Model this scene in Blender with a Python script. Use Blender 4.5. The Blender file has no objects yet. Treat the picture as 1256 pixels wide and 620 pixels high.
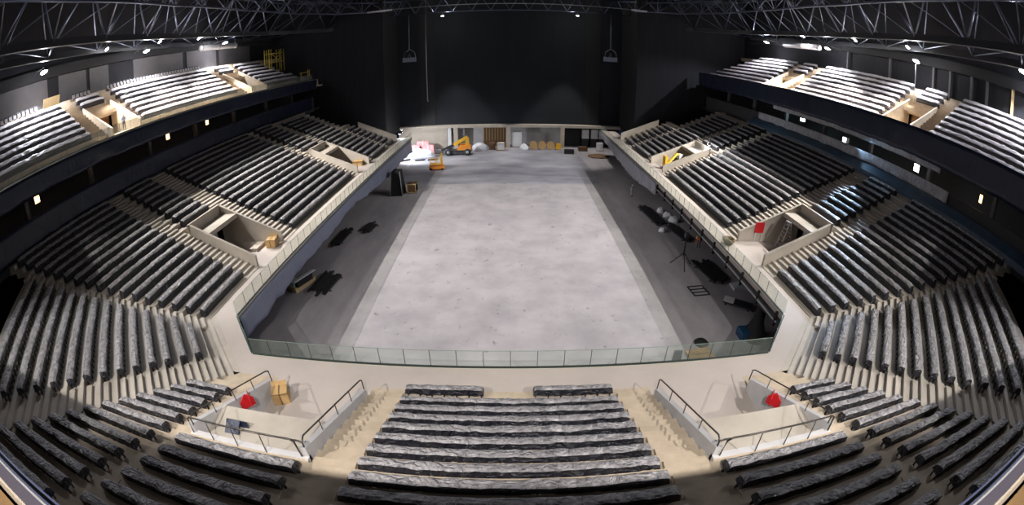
import bpy, math, random
from math import sin, cos, tan, atan2, radians, pi, hypot, sqrt
from mathutils import Vector, Matrix, noise

random.seed(7)
SC = bpy.context.scene
COL = SC.collection

# ------------------------------------------------------------------ materials
def new_mat(name):
    m = bpy.data.materials.new(name); m.use_nodes = True
    nt = m.node_tree
    return m, nt, nt.nodes['Principled BSDF']

def mat(name, col, rough=0.6, metal=0.0, spec=0.5, var=0.0, vscale=1.0, bump=0.0, bscale=8.0, emit=None, estr=0.0, col2=None, stretch=None, detail=6, bdist=0.02):
    m, nt, b = new_mat(name)
    b.inputs['Base Color'].default_value = (*col, 1)
    b.inputs['Roughness'].default_value = rough
    b.inputs['Metallic'].default_value = metal
    b.inputs['Specular IOR Level'].default_value = spec
    N, L = nt.nodes, nt.links
    if var or col2 or bump:
        tc = N.new('ShaderNodeTexCoord')
        mp = N.new('ShaderNodeMapping'); L.new(tc.outputs['Object'], mp.inputs['Vector'])
        if stretch: mp.inputs['Scale'].default_value = stretch
    if var or col2:
        nz = N.new('ShaderNodeTexNoise'); nz.inputs['Scale'].default_value = vscale; nz.inputs['Detail'].default_value = detail
        nz.inputs['Roughness'].default_value = 0.65
        L.new(mp.outputs['Vector'], nz.inputs['Vector'])
        rp = N.new('ShaderNodeValToRGB'); rp.color_ramp.elements[0].position = 0.32; rp.color_ramp.elements[1].position = 0.68
        c2 = col2 if col2 else tuple(c*(1-var) for c in col)
        rp.color_ramp.elements[0].color = (*c2, 1); rp.color_ramp.elements[1].color = (*col, 1)
        L.new(nz.outputs['Fac'], rp.inputs['Fac']); L.new(rp.outputs['Color'], b.inputs['Base Color'])
    if bump:
        n2 = N.new('ShaderNodeTexNoise'); n2.inputs['Scale'].default_value = bscale; n2.inputs['Detail'].default_value = 5
        n2.inputs['Distortion'].default_value = 1.2
        L.new(mp.outputs['Vector'], n2.inputs['Vector'])
        bp = N.new('ShaderNodeBump'); bp.inputs['Strength'].default_value = bump; bp.inputs['Distance'].default_value = bdist
        L.new(n2.outputs['Fac'], bp.inputs['Height']); L.new(bp.outputs['Normal'], b.inputs['Normal'])
    if emit:
        b.inputs['Emission Color'].default_value = (*emit, 1); b.inputs['Emission Strength'].default_value = estr
    return m

def film_glass(name, tint, film, fac):
    m, nt, b = new_mat(name)
    N, L = nt.nodes, nt.links
    b.inputs['Base Color'].default_value = (*film, 1); b.inputs['Roughness'].default_value = 0.7; b.inputs['Specular IOR Level'].default_value = 0.1
    tr = N.new('ShaderNodeBsdfTransparent'); tr.inputs['Color'].default_value = (*tint, 1)
    mx = N.new('ShaderNodeMixShader')
    mx.inputs['Fac'].default_value = fac
    L.new(tr.outputs['BSDF'], mx.inputs[1]); L.new(b.outputs['BSDF'], mx.inputs[2])
    L.new(mx.outputs['Shader'], nt.nodes['Material Output'].inputs['Surface'])
    return m

M = {}
M['beige'] = mat('beige_concrete', (0.50, 0.44, 0.37), 0.75, var=0.22, vscale=0.5, bump=0.15, bscale=5)
M['beige_steps'] = mat('warm_step_concrete', (0.54, 0.435, 0.32), 0.75, var=0.25, vscale=1.2, bump=0.15, bscale=6)
M['walkway'] = mat('walkway_concrete', (0.50, 0.43, 0.385), 0.7, var=0.12, vscale=0.35, bump=0.1, bscale=4)
M['grey_wall'] = mat('grey_render', (0.60, 0.575, 0.57), 0.8, var=0.15, vscale=0.7)
M['floor'] = mat('dark_floor_concrete', (0.46, 0.42, 0.435), 0.6, col2=(0.26, 0.24, 0.255), vscale=0.22, bump=0.1, bscale=3, stretch=(1, 0.35, 1))
M['floor_far'] = mat('far_floor_concrete', (0.36, 0.35, 0.385), 0.55, col2=(0.17, 0.17, 0.20), vscale=0.25, stretch=(0.5, 1.3, 1), bump=0.1, bscale=3)  # greyer concrete with stretched noise, for the far piece of floor
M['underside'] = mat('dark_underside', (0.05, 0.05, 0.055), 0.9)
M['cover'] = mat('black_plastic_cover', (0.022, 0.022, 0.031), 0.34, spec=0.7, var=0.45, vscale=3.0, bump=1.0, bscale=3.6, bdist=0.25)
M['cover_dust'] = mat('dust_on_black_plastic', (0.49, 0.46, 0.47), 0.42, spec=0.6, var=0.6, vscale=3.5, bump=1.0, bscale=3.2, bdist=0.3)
M['cover_pale'] = mat('pale_dust_sheet', (0.52, 0.48, 0.49), 0.45, var=0.25, vscale=2.5, bump=0.6, bscale=5.0, bdist=0.04)
M['seat_black'] = mat('black_seat_plastic', (0.022, 0.018, 0.022), 0.5)
M['seat_pale'] = mat('pale_seat_pan', (0.3, 0.275, 0.28), 0.5)
M['steel_dark'] = mat('dark_painted_steel', (0.05, 0.052, 0.06), 0.35, metal=0.4)
M['truss'] = mat('truss_steel', (0.15, 0.17, 0.25), 0.28, metal=0.85)
M['galv'] = mat('galvanised_steel', (0.45, 0.45, 0.46), 0.35, metal=0.8)
M['rail'] = mat('dark_handrail_steel', (0.10, 0.085, 0.075), 0.35, metal=0.7)
M['glass'] = film_glass('filmed_glass', (0.965, 0.98, 0.955), (0.64, 0.66, 0.57), 0.19)
M['glass_clear'] = film_glass('clear_balustrade_glass', (0.95, 0.97, 0.955), (0.42, 0.48, 0.43), 0.07)
M['glass_dust'] = film_glass('dusty_balustrade_glass', (0.88, 0.90, 0.89), (0.44, 0.44, 0.42), 0.22)
M['edge'] = mat('glass_edge_metal', (0.55, 0.58, 0.5), 0.35, metal=0.5)
M['glass_edge'] = mat('green_glass_edge', (0.20, 0.27, 0.22), 0.3)
M['gasket'] = mat('black_gasket', (0.02, 0.025, 0.022), 0.6)
M['navy'] = mat('navy_plastic_drape', (0.011, 0.017, 0.042), 0.4, spec=0.5, bump=0.8, bscale=1.2, bdist=0.1, stretch=(1, 1, 0.4))
M['slate'] = mat('slate_drape', (0.22, 0.24, 0.32), 0.5, bump=0.7, bscale=1.5, bdist=0.08, stretch=(1, 1, 0.4))
M['greysheet'] = mat('grey_wrinkled_sheet', (0.48, 0.48, 0.54), 0.4, var=0.45, vscale=2.2, bump=1.0, bscale=3.0, bdist=0.08, stretch=(1, 1, 0.5))
M['curtain'] = mat('black_curtain', (0.008, 0.011, 0.017), 0.85, var=0.4, vscale=0.6, stretch=(1.5, 1, 0.15))
M['curtain_side'] = mat('dark_grey_curtain', (0.016, 0.016, 0.022), 0.85, var=0.4, vscale=0.8, stretch=(1.5, 1, 0.12))
M['black'] = mat('matt_black', (0.01, 0.01, 0.012), 0.8)
M['ceiling'] = mat('dark_ceiling', (0.03, 0.034, 0.055), 0.9)
M['panel'] = mat('pale_wall_panel', (0.125, 0.118, 0.125), 0.75, var=0.2, vscale=0.5)
M['white'] = mat('white_paint', (0.72, 0.72, 0.72), 0.5, var=0.1, vscale=2)
M['tarp'] = mat('white_tarpaulin', (0.75, 0.76, 0.8), 0.45, var=0.12, vscale=1.5, bump=0.6, bscale=2.5, bdist=0.06)
M['pink'] = mat('pink_wrap', (0.65, 0.2, 0.22), 0.5, col2=(0.75, 0.45, 0.45), vscale=2)
M['yellow'] = mat('yellow_paint', (0.75, 0.42, 0.03), 0.4, var=0.15, vscale=2)
M['paleyellow'] = mat('scaffold_yellow', (0.80, 0.58, 0.10), 0.4)
M['orange'] = mat('orange_paint', (0.72, 0.25, 0.03), 0.45)
M['red'] = mat('red_paint', (0.62, 0.02, 0.025), 0.45)
M['wood'] = mat('plywood', (0.62, 0.48, 0.26), 0.7, col2=(0.5, 0.36, 0.18), vscale=3, stretch=(6, 1, 1))
M['brownwood'] = mat('brown_timber', (0.22, 0.12, 0.05), 0.7, col2=(0.12, 0.06, 0.03), vscale=3)
M['card'] = mat('cardboard', (0.52, 0.33, 0.14), 0.8, var=0.2, vscale=3)
M['deckfilm'] = mat('dark_filmed_deck_glass', (0.022, 0.026, 0.05), 0.5)
M['decksill'] = mat('beige_deck_sill', (0.20, 0.165, 0.125), 0.7)
M['deckwood'] = mat('varnished_deck_boards', (0.11, 0.06, 0.02), 0.6, var=0.3, vscale=4)
M['rubber'] = mat('tyre_rubber', (0.025, 0.025, 0.028), 0.75)
M['blue'] = mat('blue_paint', (0.012, 0.06, 0.13), 0.5)
M['skin'] = mat('skin', (0.55, 0.33, 0.24), 0.6)
M['hivis'] = mat('orange_workwear', (0.85, 0.16, 0.02), 0.6)
M['trouser'] = mat('dark_trousers', (0.04, 0.045, 0.07), 0.8)
M['greycloth'] = mat('pale_grey_workwear', (0.5, 0.48, 0.48), 0.8)
M['bluecloth'] = mat('blue_grey_workwear', (0.22, 0.28, 0.45), 0.8)
M['lamp'] = mat('floodlight_lens', (0.9, 0.9, 0.9), 0.3, emit=(0.86, 0.9, 1.0), estr=60)
M['lamp_small'] = mat('small_lamp_lens', (0.9, 0.9, 0.9), 0.3, emit=(0.95, 0.92, 1.0), estr=18)
M['lamp_warm'] = mat('warm_lamp_lens', (0.9, 0.7, 0.4), 0.3, emit=(1.0, 0.62, 0.25), estr=2.5)
M['lamp_white'] = mat('white_lamp_lens', (0.9, 0.9, 0.9), 0.3, emit=(0.92, 0.95, 1.0), estr=6)
M['tube'] = mat('pale_pipe', (0.75, 0.75, 0.8), 0.35, metal=0.3)
M['basket'] = mat('brown_wicker', (0.20, 0.14, 0.06), 0.8, col2=(0.08, 0.06, 0.03), vscale=14)

# pale slab: pale concrete with scattered dark scuffs over broad tone noise
def slab_material():
    m, nt, b = new_mat('pale_slab_concrete')
    N, L = nt.nodes, nt.links
    tc = N.new('ShaderNodeTexCoord')
    n1 = N.new('ShaderNodeTexNoise'); n1.inputs['Scale'].default_value = 0.28; n1.inputs['Detail'].default_value = 7; n1.inputs['Roughness'].default_value = 0.62
    L.new(tc.outputs['Object'], n1.inputs['Vector'])
    r1 = N.new('ShaderNodeValToRGB'); e = r1.color_ramp.elements
    e[0].position = 0.33; e[0].color = (0.31, 0.288, 0.30, 1); e[1].position = 0.66; e[1].color = (0.43, 0.395, 0.41, 1)
    L.new(n1.outputs['Fac'], r1.inputs['Fac'])
    n2 = N.new('ShaderNodeTexNoise'); n2.inputs['Scale'].default_value = 1.5; n2.inputs['Detail'].default_value = 6
    mp = N.new('ShaderNodeMapping'); mp.inputs['Scale'].default_value = (1, 0.75, 1); L.new(tc.outputs['Object'], mp.inputs['Vector']); L.new(mp.outputs['Vector'], n2.inputs['Vector'])
    r2 = N.new('ShaderNodeValToRGB'); e = r2.color_ramp.elements
    e[0].position = 0.27; e[0].color = (0.32, 0.31, 0.33, 1); e[1].position = 0.36; e[1].color = (1, 1, 1, 1)
    L.new(n2.outputs['Fac'], r2.inputs['Fac'])
    mx = N.new('ShaderNodeMix'); mx.data_type = 'RGBA'; mx.blend_type = 'MULTIPLY'; mx.inputs['Factor'].default_value = 0.7
    L.new(r1.outputs['Color'], mx.inputs['A']); L.new(r2.outputs['Color'], mx.inputs['B'])
    L.new(mx.outputs['Result'], b.inputs['Base Color'])
    b.inputs['Roughness'].default_value = 0.65
    return m
M['slab'] = slab_material()

# ------------------------------------------------------------------ mesh helpers
class MB:
    def __init__(s): s.v = []; s.f = []; s.mi = []; s.cur = 0
    def add(s, vs, fs):
        o = len(s.v); s.v += [tuple(v) for v in vs]; s.f += [tuple(i+o for i in f) for f in fs]; s.mi += [s.cur]*len(fs)
    def box(s, x0, x1, y0, y1, z0, z1):
        s.add([(x0,y0,z0),(x1,y0,z0),(x1,y1,z0),(x0,y1,z0),(x0,y0,z1),(x1,y0,z1),(x1,y1,z1),(x0,y1,z1)],
              [(3,2,1,0),(4,5,6,7),(0,1,5,4),(1,2,6,5),(2,3,7,6),(3,0,4,7)])
    def prism(s, poly, z0, z1):
        n = len(poly); a = sum(poly[i][0]*poly[(i+1)%n][1]-poly[(i+1)%n][0]*poly[i][1] for i in range(n))
        if a < 0: poly = poly[::-1]
        za = z0 if hasattr(z0, '__len__') else [z0]*n; zb = z1 if hasattr(z1, '__len__') else [z1]*n
        vs = [(p[0],p[1],z) for p, z in zip(poly, za)]+[(p[0],p[1],z) for p, z in zip(poly, zb)]
        s.add(vs, [tuple(range(n-1,-1,-1)), tuple(range(n,2*n))]+[(i,(i+1)%n,n+(i+1)%n,n+i) for i in range(n)])
    def hexa(s, b, t):   # bottom quad and top quad (ccw)
        s.add(list(b)+list(t), [(3,2,1,0),(4,5,6,7),(0,1,5,4),(1,2,6,5),(2,3,7,6),(3,0,4,7)])
    def wall(s, p, q, th, zb0, zt0, zb1, zt1):  # upright wall between plan points p,q with sloped bottom / top
        d = Vector((q[0]-p[0], q[1]-p[1])); d.normalize(); n = Vector((-d.y, d.x))*th/2
        b = [(p[0]-n.x,p[1]-n.y,zb0),(q[0]-n.x,q[1]-n.y,zb1),(q[0]+n.x,q[1]+n.y,zb1),(p[0]+n.x,p[1]+n.y,zb0)]
        t = [(p[0]-n.x,p[1]-n.y,zt0),(q[0]-n.x,q[1]-n.y,zt1),(q[0]+n.x,q[1]+n.y,zt1),(p[0]+n.x,p[1]+n.y,zt0)]
        s.hexa(b, t)
    def tube(s, pts, r, n=6, cap=True):
        pts = [Vector(p) for p in pts]; rs = r if hasattr(r, '__len__') else [r]*len(pts)
        rings = []
        for i, p in enumerate(pts):
            if i == 0: d = pts[1]-p
            elif i == len(pts)-1: d = p-pts[i-1]
            else: d = (pts[i+1]-p).normalized()+(p-pts[i-1]).normalized()
            d.normalize()
            up = Vector((0,0,1)) if abs(d.z) < 0.95 else Vector((1,0,0))
            a = d.cross(up).normalized(); b = a.cross(d)
            rings.append([p+(a*cos(2*pi*k/n)+b*sin(2*pi*k/n))*rs[i] for k in range(n)])
        vs = [v for rg in rings for v in rg]; fs = []
        for i in range(len(pts)-1):
            for k in range(n): fs.append((i*n+k, i*n+(k+1)%n, (i+1)*n+(k+1)%n, (i+1)*n+k))
        if cap: fs += [tuple(range(n-1,-1,-1)), tuple(range((len(pts)-1)*n, len(pts)*n))]
        s.add(vs, fs)
    def beam(s, p, q, w, h): # rectangular bar
        p, q = Vector(p), Vector(q); d = (q-p).normalized(); up = Vector((0,0,1)) if abs(d.z) < 0.95 else Vector((1,0,0))
        a = d.cross(up).normalized()*w/2; b = a.cross(d).normalized()*h/2
        s.hexa([p-a-b,p+a-b,q+a-b,q-a-b], [p-a+b,p+a+b,q+a+b,q-a+b])
    def lathe(s, prof, c, n=14, axis='z'):
        vs = []; fs = []
        for r, h in prof:
            for k in range(n):
                x, y = r*cos(2*pi*k/n), r*sin(2*pi*k/n)
                v = (x, y, h) if axis == 'z' else ((h, x, y) if axis == 'x' else (x, h, y))
                vs.append((c[0]+v[0], c[1]+v[1], c[2]+v[2]))
        m = len(prof)
        for i in range(m-1):
            for k in range(n): fs.append((i*n+k, i*n+(k+1)%n, (i+1)*n+(k+1)%n, (i+1)*n+k))
        fs += [tuple(range(n-1,-1,-1)), tuple(range((m-1)*n, m*n))]
        s.add(vs, fs)
    def mesh(s, name, mats, smooth=False):
        me = bpy.data.meshes.new(name); me.from_pydata(s.v, [], s.f)
        mats = mats if isinstance(mats, (list, tuple)) else [mats]
        for m in mats: me.materials.append(m)
        if len(mats) > 1: me.polygons.foreach_set('material_index', s.mi)
        if smooth: me.polygons.foreach_set('use_smooth', [True]*len(s.f))
        me.update()
        return me
    def build(s, name, mats, parent=None, smooth=False, loc=None):
        o = bpy.data.objects.new(name, s.mesh(name, mats, smooth)); COL.objects.link(o)
        if parent: o.parent = parent
        if loc: o.location = loc
        return o

def tag(o, label, cat, group=None, kind=None):
    o['label'] = label; o['category'] = cat
    if group: o['group'] = group
    if kind: o['kind'] = kind
    return o
def empty(name, loc=(0,0,0), rz=0.0):
    o = bpy.data.objects.new(name, None); COL.objects.link(o); o.location = loc; o.rotation_euler = (0,0,rz); o.empty_display_size = 0.2
    return o
def struct(o): o['kind'] = 'structure'; return o
def dup_obj(o, parent=None):
    c = o.copy(); COL.objects.link(c)
    if parent: c.parent = parent
    return c

ORD = ['first','second','third','fourth','fifth','sixth','seventh','eighth','ninth','tenth','eleventh','twelfth','thirteenth','fourteenth','fifteenth','sixteenth','seventeenth','eighteenth']

# ------------------------------------------------------------------ the bowl: measures
S = 0.43                       # rake of the lower stand
XG, YG, ZW = 18.2, 17.33, 5.0  # glass line (side, near end) and walkway level
XS = 20.8                      # side stand: d = |x| - XS
O_ = Vector((-20.8, 20.3)); A45 = radians(45.5)
NC = Vector((-cos(A45), -sin(A45))); TC = Vector((-NC.y, NC.x))   # corner normal / direction (towards the near end: x grows)
if TC.x < 0: TC = -TC
LC = (20.3-15.0)/abs(TC.y); O2 = O_+TC*LC
BS, BE = tan(A45/2), tan((pi/2-A45)/2)   # bisector slopes

# ---- seat rows under plastic covers
PROF_LOW = [(0.02,0.0),(-0.02,0.38),(0.0,0.52),(0.04,0.60),(0.12,0.66),(0.33,0.71),(0.43,0.68),(0.445,0.36),(0.44,0.0)]
PROF_UP = [(0.13,0.52),(0.09,0.54),(0.11,0.60),(0.17,0.67),(0.26,0.77),(0.35,0.85),(0.43,0.83),(0.46,0.65),(0.46,0.52)]
PROF_BANK = [(0.10,0.0),(0.10,0.2),(0.06,0.30),(0.06,0.46),(0.2,0.53),(0.3,0.54),(0.40,0.53),(0.42,0.3),(0.42,0.0)]
def cover_mesh(L, sh0, sh1, prof, hem, seed, m):
    """cover over a bank of folded seats, along local x 0..L, depth along +y; sh0/sh1: how far each end is skewed over the depth"""
    rnd = random.Random(seed)
    n = max(3, int(L/(0.2 if hem > 0.1 else 0.36))); P = len(prof); vs = []; fs = []
    ph = rnd.random()*50
    for i in range(n+1):
        u = i/n
        for j, (y, z) in enumerate(prof):
            x = u*L + y*(sh0*(1-u)+sh1*u)
            if z == 0.0: z = hem+0.035*sin(2*pi*x/0.55)+0.03*rnd.random() if hem > 0.1 else 0.02
            q = noise.noise(Vector((x*1.7+ph, y*5, z*4)))
            dz = 0.055*q + 0.035*(rnd.random()-0.5); dy = 0.045*noise.noise(Vector((x*2.1, ph, z*5)))+0.02*(rnd.random()-0.5)
            if z < 0.05: dz = 0
            k = 0.72 if (i in (0, n) and z > 0.3) else 1.0       # the ends sag and tuck in
            vs.append((x + (0.06 if i == 0 else -0.06 if i == n else 0)*(z > 0.4), y+dy, z*(1 if k == 1 else 0.93)+dz))
    for i in range(n):
        for j in range(P-1):
            a = i*P+j; fs.append((a, a+P, a+P+1, a+1))
    fs.append(tuple(range(P))); fs.append(tuple(range(n*P+P-1, n*P-1, -1)))
    me = bpy.data.meshes.new('plastic_cover'); me.from_pydata(vs, [], fs); me.materials.append(m)
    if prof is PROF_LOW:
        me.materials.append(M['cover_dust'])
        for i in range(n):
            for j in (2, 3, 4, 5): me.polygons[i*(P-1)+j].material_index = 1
    me.update()
    return me

_leg = MB()
_leg.box(-0.03,0.03,0.06,0.12,0.0,0.40); _leg.box(-0.03,0.03,0.30,0.37,0.0,0.40); _leg.box(-0.035,0.035,0.04,0.40,0.30,0.36); _leg.box(-0.05,0.05,0.05,0.14,0,0.02); _leg.box(-0.05,0.05,0.29,0.39,0,0.02)
LEG = _leg.mesh('seat_leg', M['seat_black'])
rowseed = [0]
def seat_row(P, Q, n, z, label, group, legs=False, upper=False, m=None):
    """P,Q: plan points of the front top edge; n: unit vector away from the arena"""
    P, Q = Vector(P), Vector(Q)
    t = (Q-P).normalized()
    if (-t.y*n.x+t.x*n.y) < 0: P, Q = Q, P; t = -t
    L = (Q-P).length; rowseed[0] += 1
    rz = atan2(t.y, t.x)
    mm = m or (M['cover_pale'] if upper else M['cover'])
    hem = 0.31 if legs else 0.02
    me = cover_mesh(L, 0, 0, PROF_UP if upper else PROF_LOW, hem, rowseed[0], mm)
    if legs:
        r = empty('covered_seat_row', (P.x, P.y, z), rz)
        c = bpy.data.objects.new('plastic_cover', me); COL.objects.link(c); c.parent = r
        k = max(2, int(L/0.55))
        for i in range(k+1):
            g = bpy.data.objects.new('seat_leg', LEG); COL.objects.link(g); g.parent = r; g.location = (0.12+(L-0.24)*i/k, 0, 0)
    elif upper:
        r = empty('covered_seat_row', (P.x, P.y, z), rz)
        c = bpy.data.objects.new('plastic_cover', me); COL.objects.link(c); c.parent = r
        c = bpy.data.objects.new('seat_bank', cover_mesh(L, 0, 0, PROF_BANK, 0.02, rowseed[0]+900, M['seat_black'])); COL.objects.link(c); c.parent = r
    else:
        r = bpy.data.objects.new('covered_seat_row', me); COL.objects.link(r); r.location = (P.x, P.y, z); r.rotation_euler = (0,0,rz)
    tag(r, label, 'seat row', group)
    return r

def mir(p, s): return (p[0]*-s, p[1])   # s=-1: left (as measured), s=+1: mirrored to the right
def X_(x, s): return x if s < 0 else -x

# ------------------------------------------------------------------ terraces (concrete steps) + rows, both sides
def side_tread(k): return (0.1+0.98*k-0.60, 0.1+0.98*k+0.38, ZW+S*(0.1+0.98*k))
VOMS = [(28.3, 33.5), (56.0, 61.6)]
VD = 6.55
AISLES = [(26.55, 28.2), (33.6, 36.1), (54.5, 55.9), (61.7, 63.8), (71.8, 73.4)]
for s in (-1, 1):
    sd = 'left' if s < 0 else 'right'
    yend = 77.6 if s < 0 else 80.0
    # side stand
    t = MB()
    for k in range(18):
        a, b, z = side_tread(k); z = max(z, ZW+0.02)
        cuts = VOMS if b <= VD+0.5 else []
        ys = lambda d: 20.3-BS*max(d, 0)
        segs = []; y0 = None
        for c in cuts: segs.append((y0, c[0])); y0 = c[1]
        segs.append((y0, yend if a < 8.6 else 75.0))
        for (p, q) in segs:
            pa, pb = (ys(a), ys(b)) if p is None else (p, p)
            t.prism([(X_(-XS-a, s), pa), (X_(-XS-a, s), q), (X_(-XS-b, s), q), (X_(-XS-b, s), pb)], z-0.7, z)
        for (p, q) in AISLES:      # half steps in the aisles
            if b > VD+0.5 or True:
                if q > (yend if a < 8.6 else 75.0): continue
                zz = z+S*0.49
                t.box(*sorted((X_(-XS-b+0.0, s), X_(-XS-b+0.45, s))), p+0.02, q-0.02, z, zz)
    struct(t.build('floor_terrace_'+sd, M['beige']))
    # side rows
    blocks = [
        ('the %s stand block beside the corner' % sd, lambda d: 20.5-BS*d+0.05, 26.45, 0, 17),
        ('the block above the near %s entrance' % sd, lambda d: 29.0, 33.3, 8, 17),
        ('the long middle block of the %s stand' % sd, lambda d: 36.2, 54.4, 0, 17),
        ('the block above the far %s entrance' % sd, lambda d: 56.6, 61.65, 8, 17),
        ('the %s block beyond the far entrance' % sd, lambda d: 63.9, 71.6, 0, 16),
        ('the last %s block by the black curtain' % sd, lambda d: 73.6, 77.0, 0, 8)]
    for (bn, y0, y1, k0, k1) in blocks:
        for k in range(k0, k1):
            d = 0.1+0.98*k; z = ZW+S*d
            ya = y0(d)
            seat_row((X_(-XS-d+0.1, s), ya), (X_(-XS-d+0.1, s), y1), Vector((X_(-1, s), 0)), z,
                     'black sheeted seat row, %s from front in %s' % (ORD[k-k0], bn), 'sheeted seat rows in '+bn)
    # corner stand
    t = MB()
    def cpt(d, u): p = O_+NC*d+TC*u; return (X_(p.x, s), p.y)
    for j in range(-2, 15):
        d = 1.05+0.945*j; a, b = d+0.38-0.945, d+0.38; z = ZW+S*d
        if j == -2: a = -0.9; z = ZW+0.01
        t.prism([cpt(a, -BS*max(a,0)), cpt(a, LC+BE*max(a,0)), cpt(b, LC+BE*max(b,0)), cpt(b, -BS*max(b,0))], z-0.7, z)
        for (u0a, u1a, u0b, u1b) in ((-BS*d, -BS*d+1.5, 0, 0), (LC+BE*d-2.2, LC+BE*d, 0, 0)):
            if j >= -1: t.prism([cpt(b-0.45, u0a+0.05), cpt(b-0.45, u1a-0.05), cpt(b, u0a+0.05), cpt(b, u1a-0.05)][0:2]+[cpt(b, u1a-0.05), cpt(b, u0a+0.05)], z, z+S*0.47)
    struct(t.build('floor_terrace_corner_'+sd, M['beige']))
    for j in range(0, 14):
        d = 1.05+0.945*j; z = ZW+S*d
        u0, u1 = -BS*d+1.55, LC+BE*d-2.35
        if j == 0: u0 += 0.5
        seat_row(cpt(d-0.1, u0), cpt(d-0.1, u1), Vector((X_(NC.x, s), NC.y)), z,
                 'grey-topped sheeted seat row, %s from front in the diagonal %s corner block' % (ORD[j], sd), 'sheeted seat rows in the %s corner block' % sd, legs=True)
    # near end, between the corner and the entrance pit
    t = MB()
    for j in range(-3, 15):
        d = 2.05+0.92*j; a, b = d+0.48-0.92, d+0.48; z = ZW+S*d
        if j == -3: a = -0.6; z = ZW+0.01
        t.prism([(X_(O2.x-BE*max(a,0), s), 15-a), (X_(-12.16, s), 15-a), (X_(-12.16, s), 15-b), (X_(O2.x-BE*max(b,0), s), 15-b)], z-0.7, z)
        if j >= -1: t.box(*sorted((X_(-13.3, s), X_(-12.2, s))), 15-b, 15-b+0.45, z, z+S*0.46)
    struct(t.build('floor_terrace_end_'+sd, M['beige_steps']))
    for j in range(0, 14):
        d = 2.05+0.92*j; z = ZW+S*d
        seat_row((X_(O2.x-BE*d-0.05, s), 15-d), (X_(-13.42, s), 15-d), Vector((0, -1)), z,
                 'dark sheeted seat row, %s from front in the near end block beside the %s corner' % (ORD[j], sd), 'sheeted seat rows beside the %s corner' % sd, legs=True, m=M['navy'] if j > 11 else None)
    # rows behind the entrance pit
    t = MB()
    for j in range(0, 9):
        d = 7.2+1.0*j; z = ZW+S*d
        a, b = d+0.48-1.0, d+0.48
        t.box(*sorted((X_(-12.16, s), X_(-6.7, s))), 15-b, 15-a, z-0.7, z)
    struct(t.build('floor_terrace_behind_pit_'+sd, M['beige_steps']))
    for j in range(0, 6):
        d = 7.2+1.0*j; z = ZW+S*d
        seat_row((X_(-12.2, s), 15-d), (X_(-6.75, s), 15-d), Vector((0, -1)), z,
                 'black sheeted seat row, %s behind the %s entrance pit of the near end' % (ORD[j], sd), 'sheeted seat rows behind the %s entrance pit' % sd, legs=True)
# centre block of the near end
t = MB()
for k in range(0, 17):
    d = -0.1+0.92*k; a, b = d+0.48-0.92, d+0.48; z = max(ZW+0.01, ZW+S*d)
    t.box(-6.7, 6.7, 15-b, 15-a, z-0.7, z)
    if k < 12:
        for x0, x1 in ((-6.65, -5.05), (5.0, 6.65)): t.box(x0, x1, 15-b, 15-b+0.45, z, z+S*0.46)
struct(t.build('floor_terrace_centre', M['beige_steps']))
for k in range(1, 12):
    d = -0.1+0.92*k; z = ZW+S*d
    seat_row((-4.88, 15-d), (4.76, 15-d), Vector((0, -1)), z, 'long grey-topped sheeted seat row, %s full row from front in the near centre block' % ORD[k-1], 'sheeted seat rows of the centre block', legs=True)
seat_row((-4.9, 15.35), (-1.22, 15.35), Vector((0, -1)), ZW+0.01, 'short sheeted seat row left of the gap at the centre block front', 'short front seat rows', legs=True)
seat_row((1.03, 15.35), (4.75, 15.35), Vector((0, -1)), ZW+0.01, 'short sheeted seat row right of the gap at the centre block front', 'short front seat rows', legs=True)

# ------------------------------------------------------------------ walkway slab round the arena floor
w = MB()
for s in (-1, 1):
    yend = 81.0 if s < 0 else 88.0
    w.prism([(X_(-XG, s), 21.0), (X_(-XG, s), yend), (X_(-XS-0.45, s), yend), (X_(-XS-0.45, s), 20.4), (X_(O_.x-0.4, s), 20.0)], ZW-0.45, ZW)
    w.prism([(X_(-XG, s), 21.0), (X_(O_.x-0.4, s), 20.0), (X_(O2.x-1.2, s), 14.3), (X_(O2.x+0.4, s), 14.3), (X_(-14.85, s), YG)], ZW-0.45, ZW)
    # entrance pits: floor of the side entrances and of the near end ones
    for (v0, v1) in VOMS: w.box(*sorted((X_(-29.5, s), X_(-XS-0.44, s))), v0+0.02, v1-0.02, ZW-0.45, ZW)
    w.box(*sorted((X_(-12.1, s), X_(-6.72, s))), 6.5, 15.4, ZW-0.45, ZW-0.005)
w.prism([(-14.85, YG), (-16.6, 15.2), (-12.1, 15.2), (-6.7, 15.4), (6.7, 15.4), (12.1, 15.2), (16.6, 15.2), (14.85, YG)], ZW-0.45, ZW-0.002)
struct(w.build('floor_walkway', M['walkway']))

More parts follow.
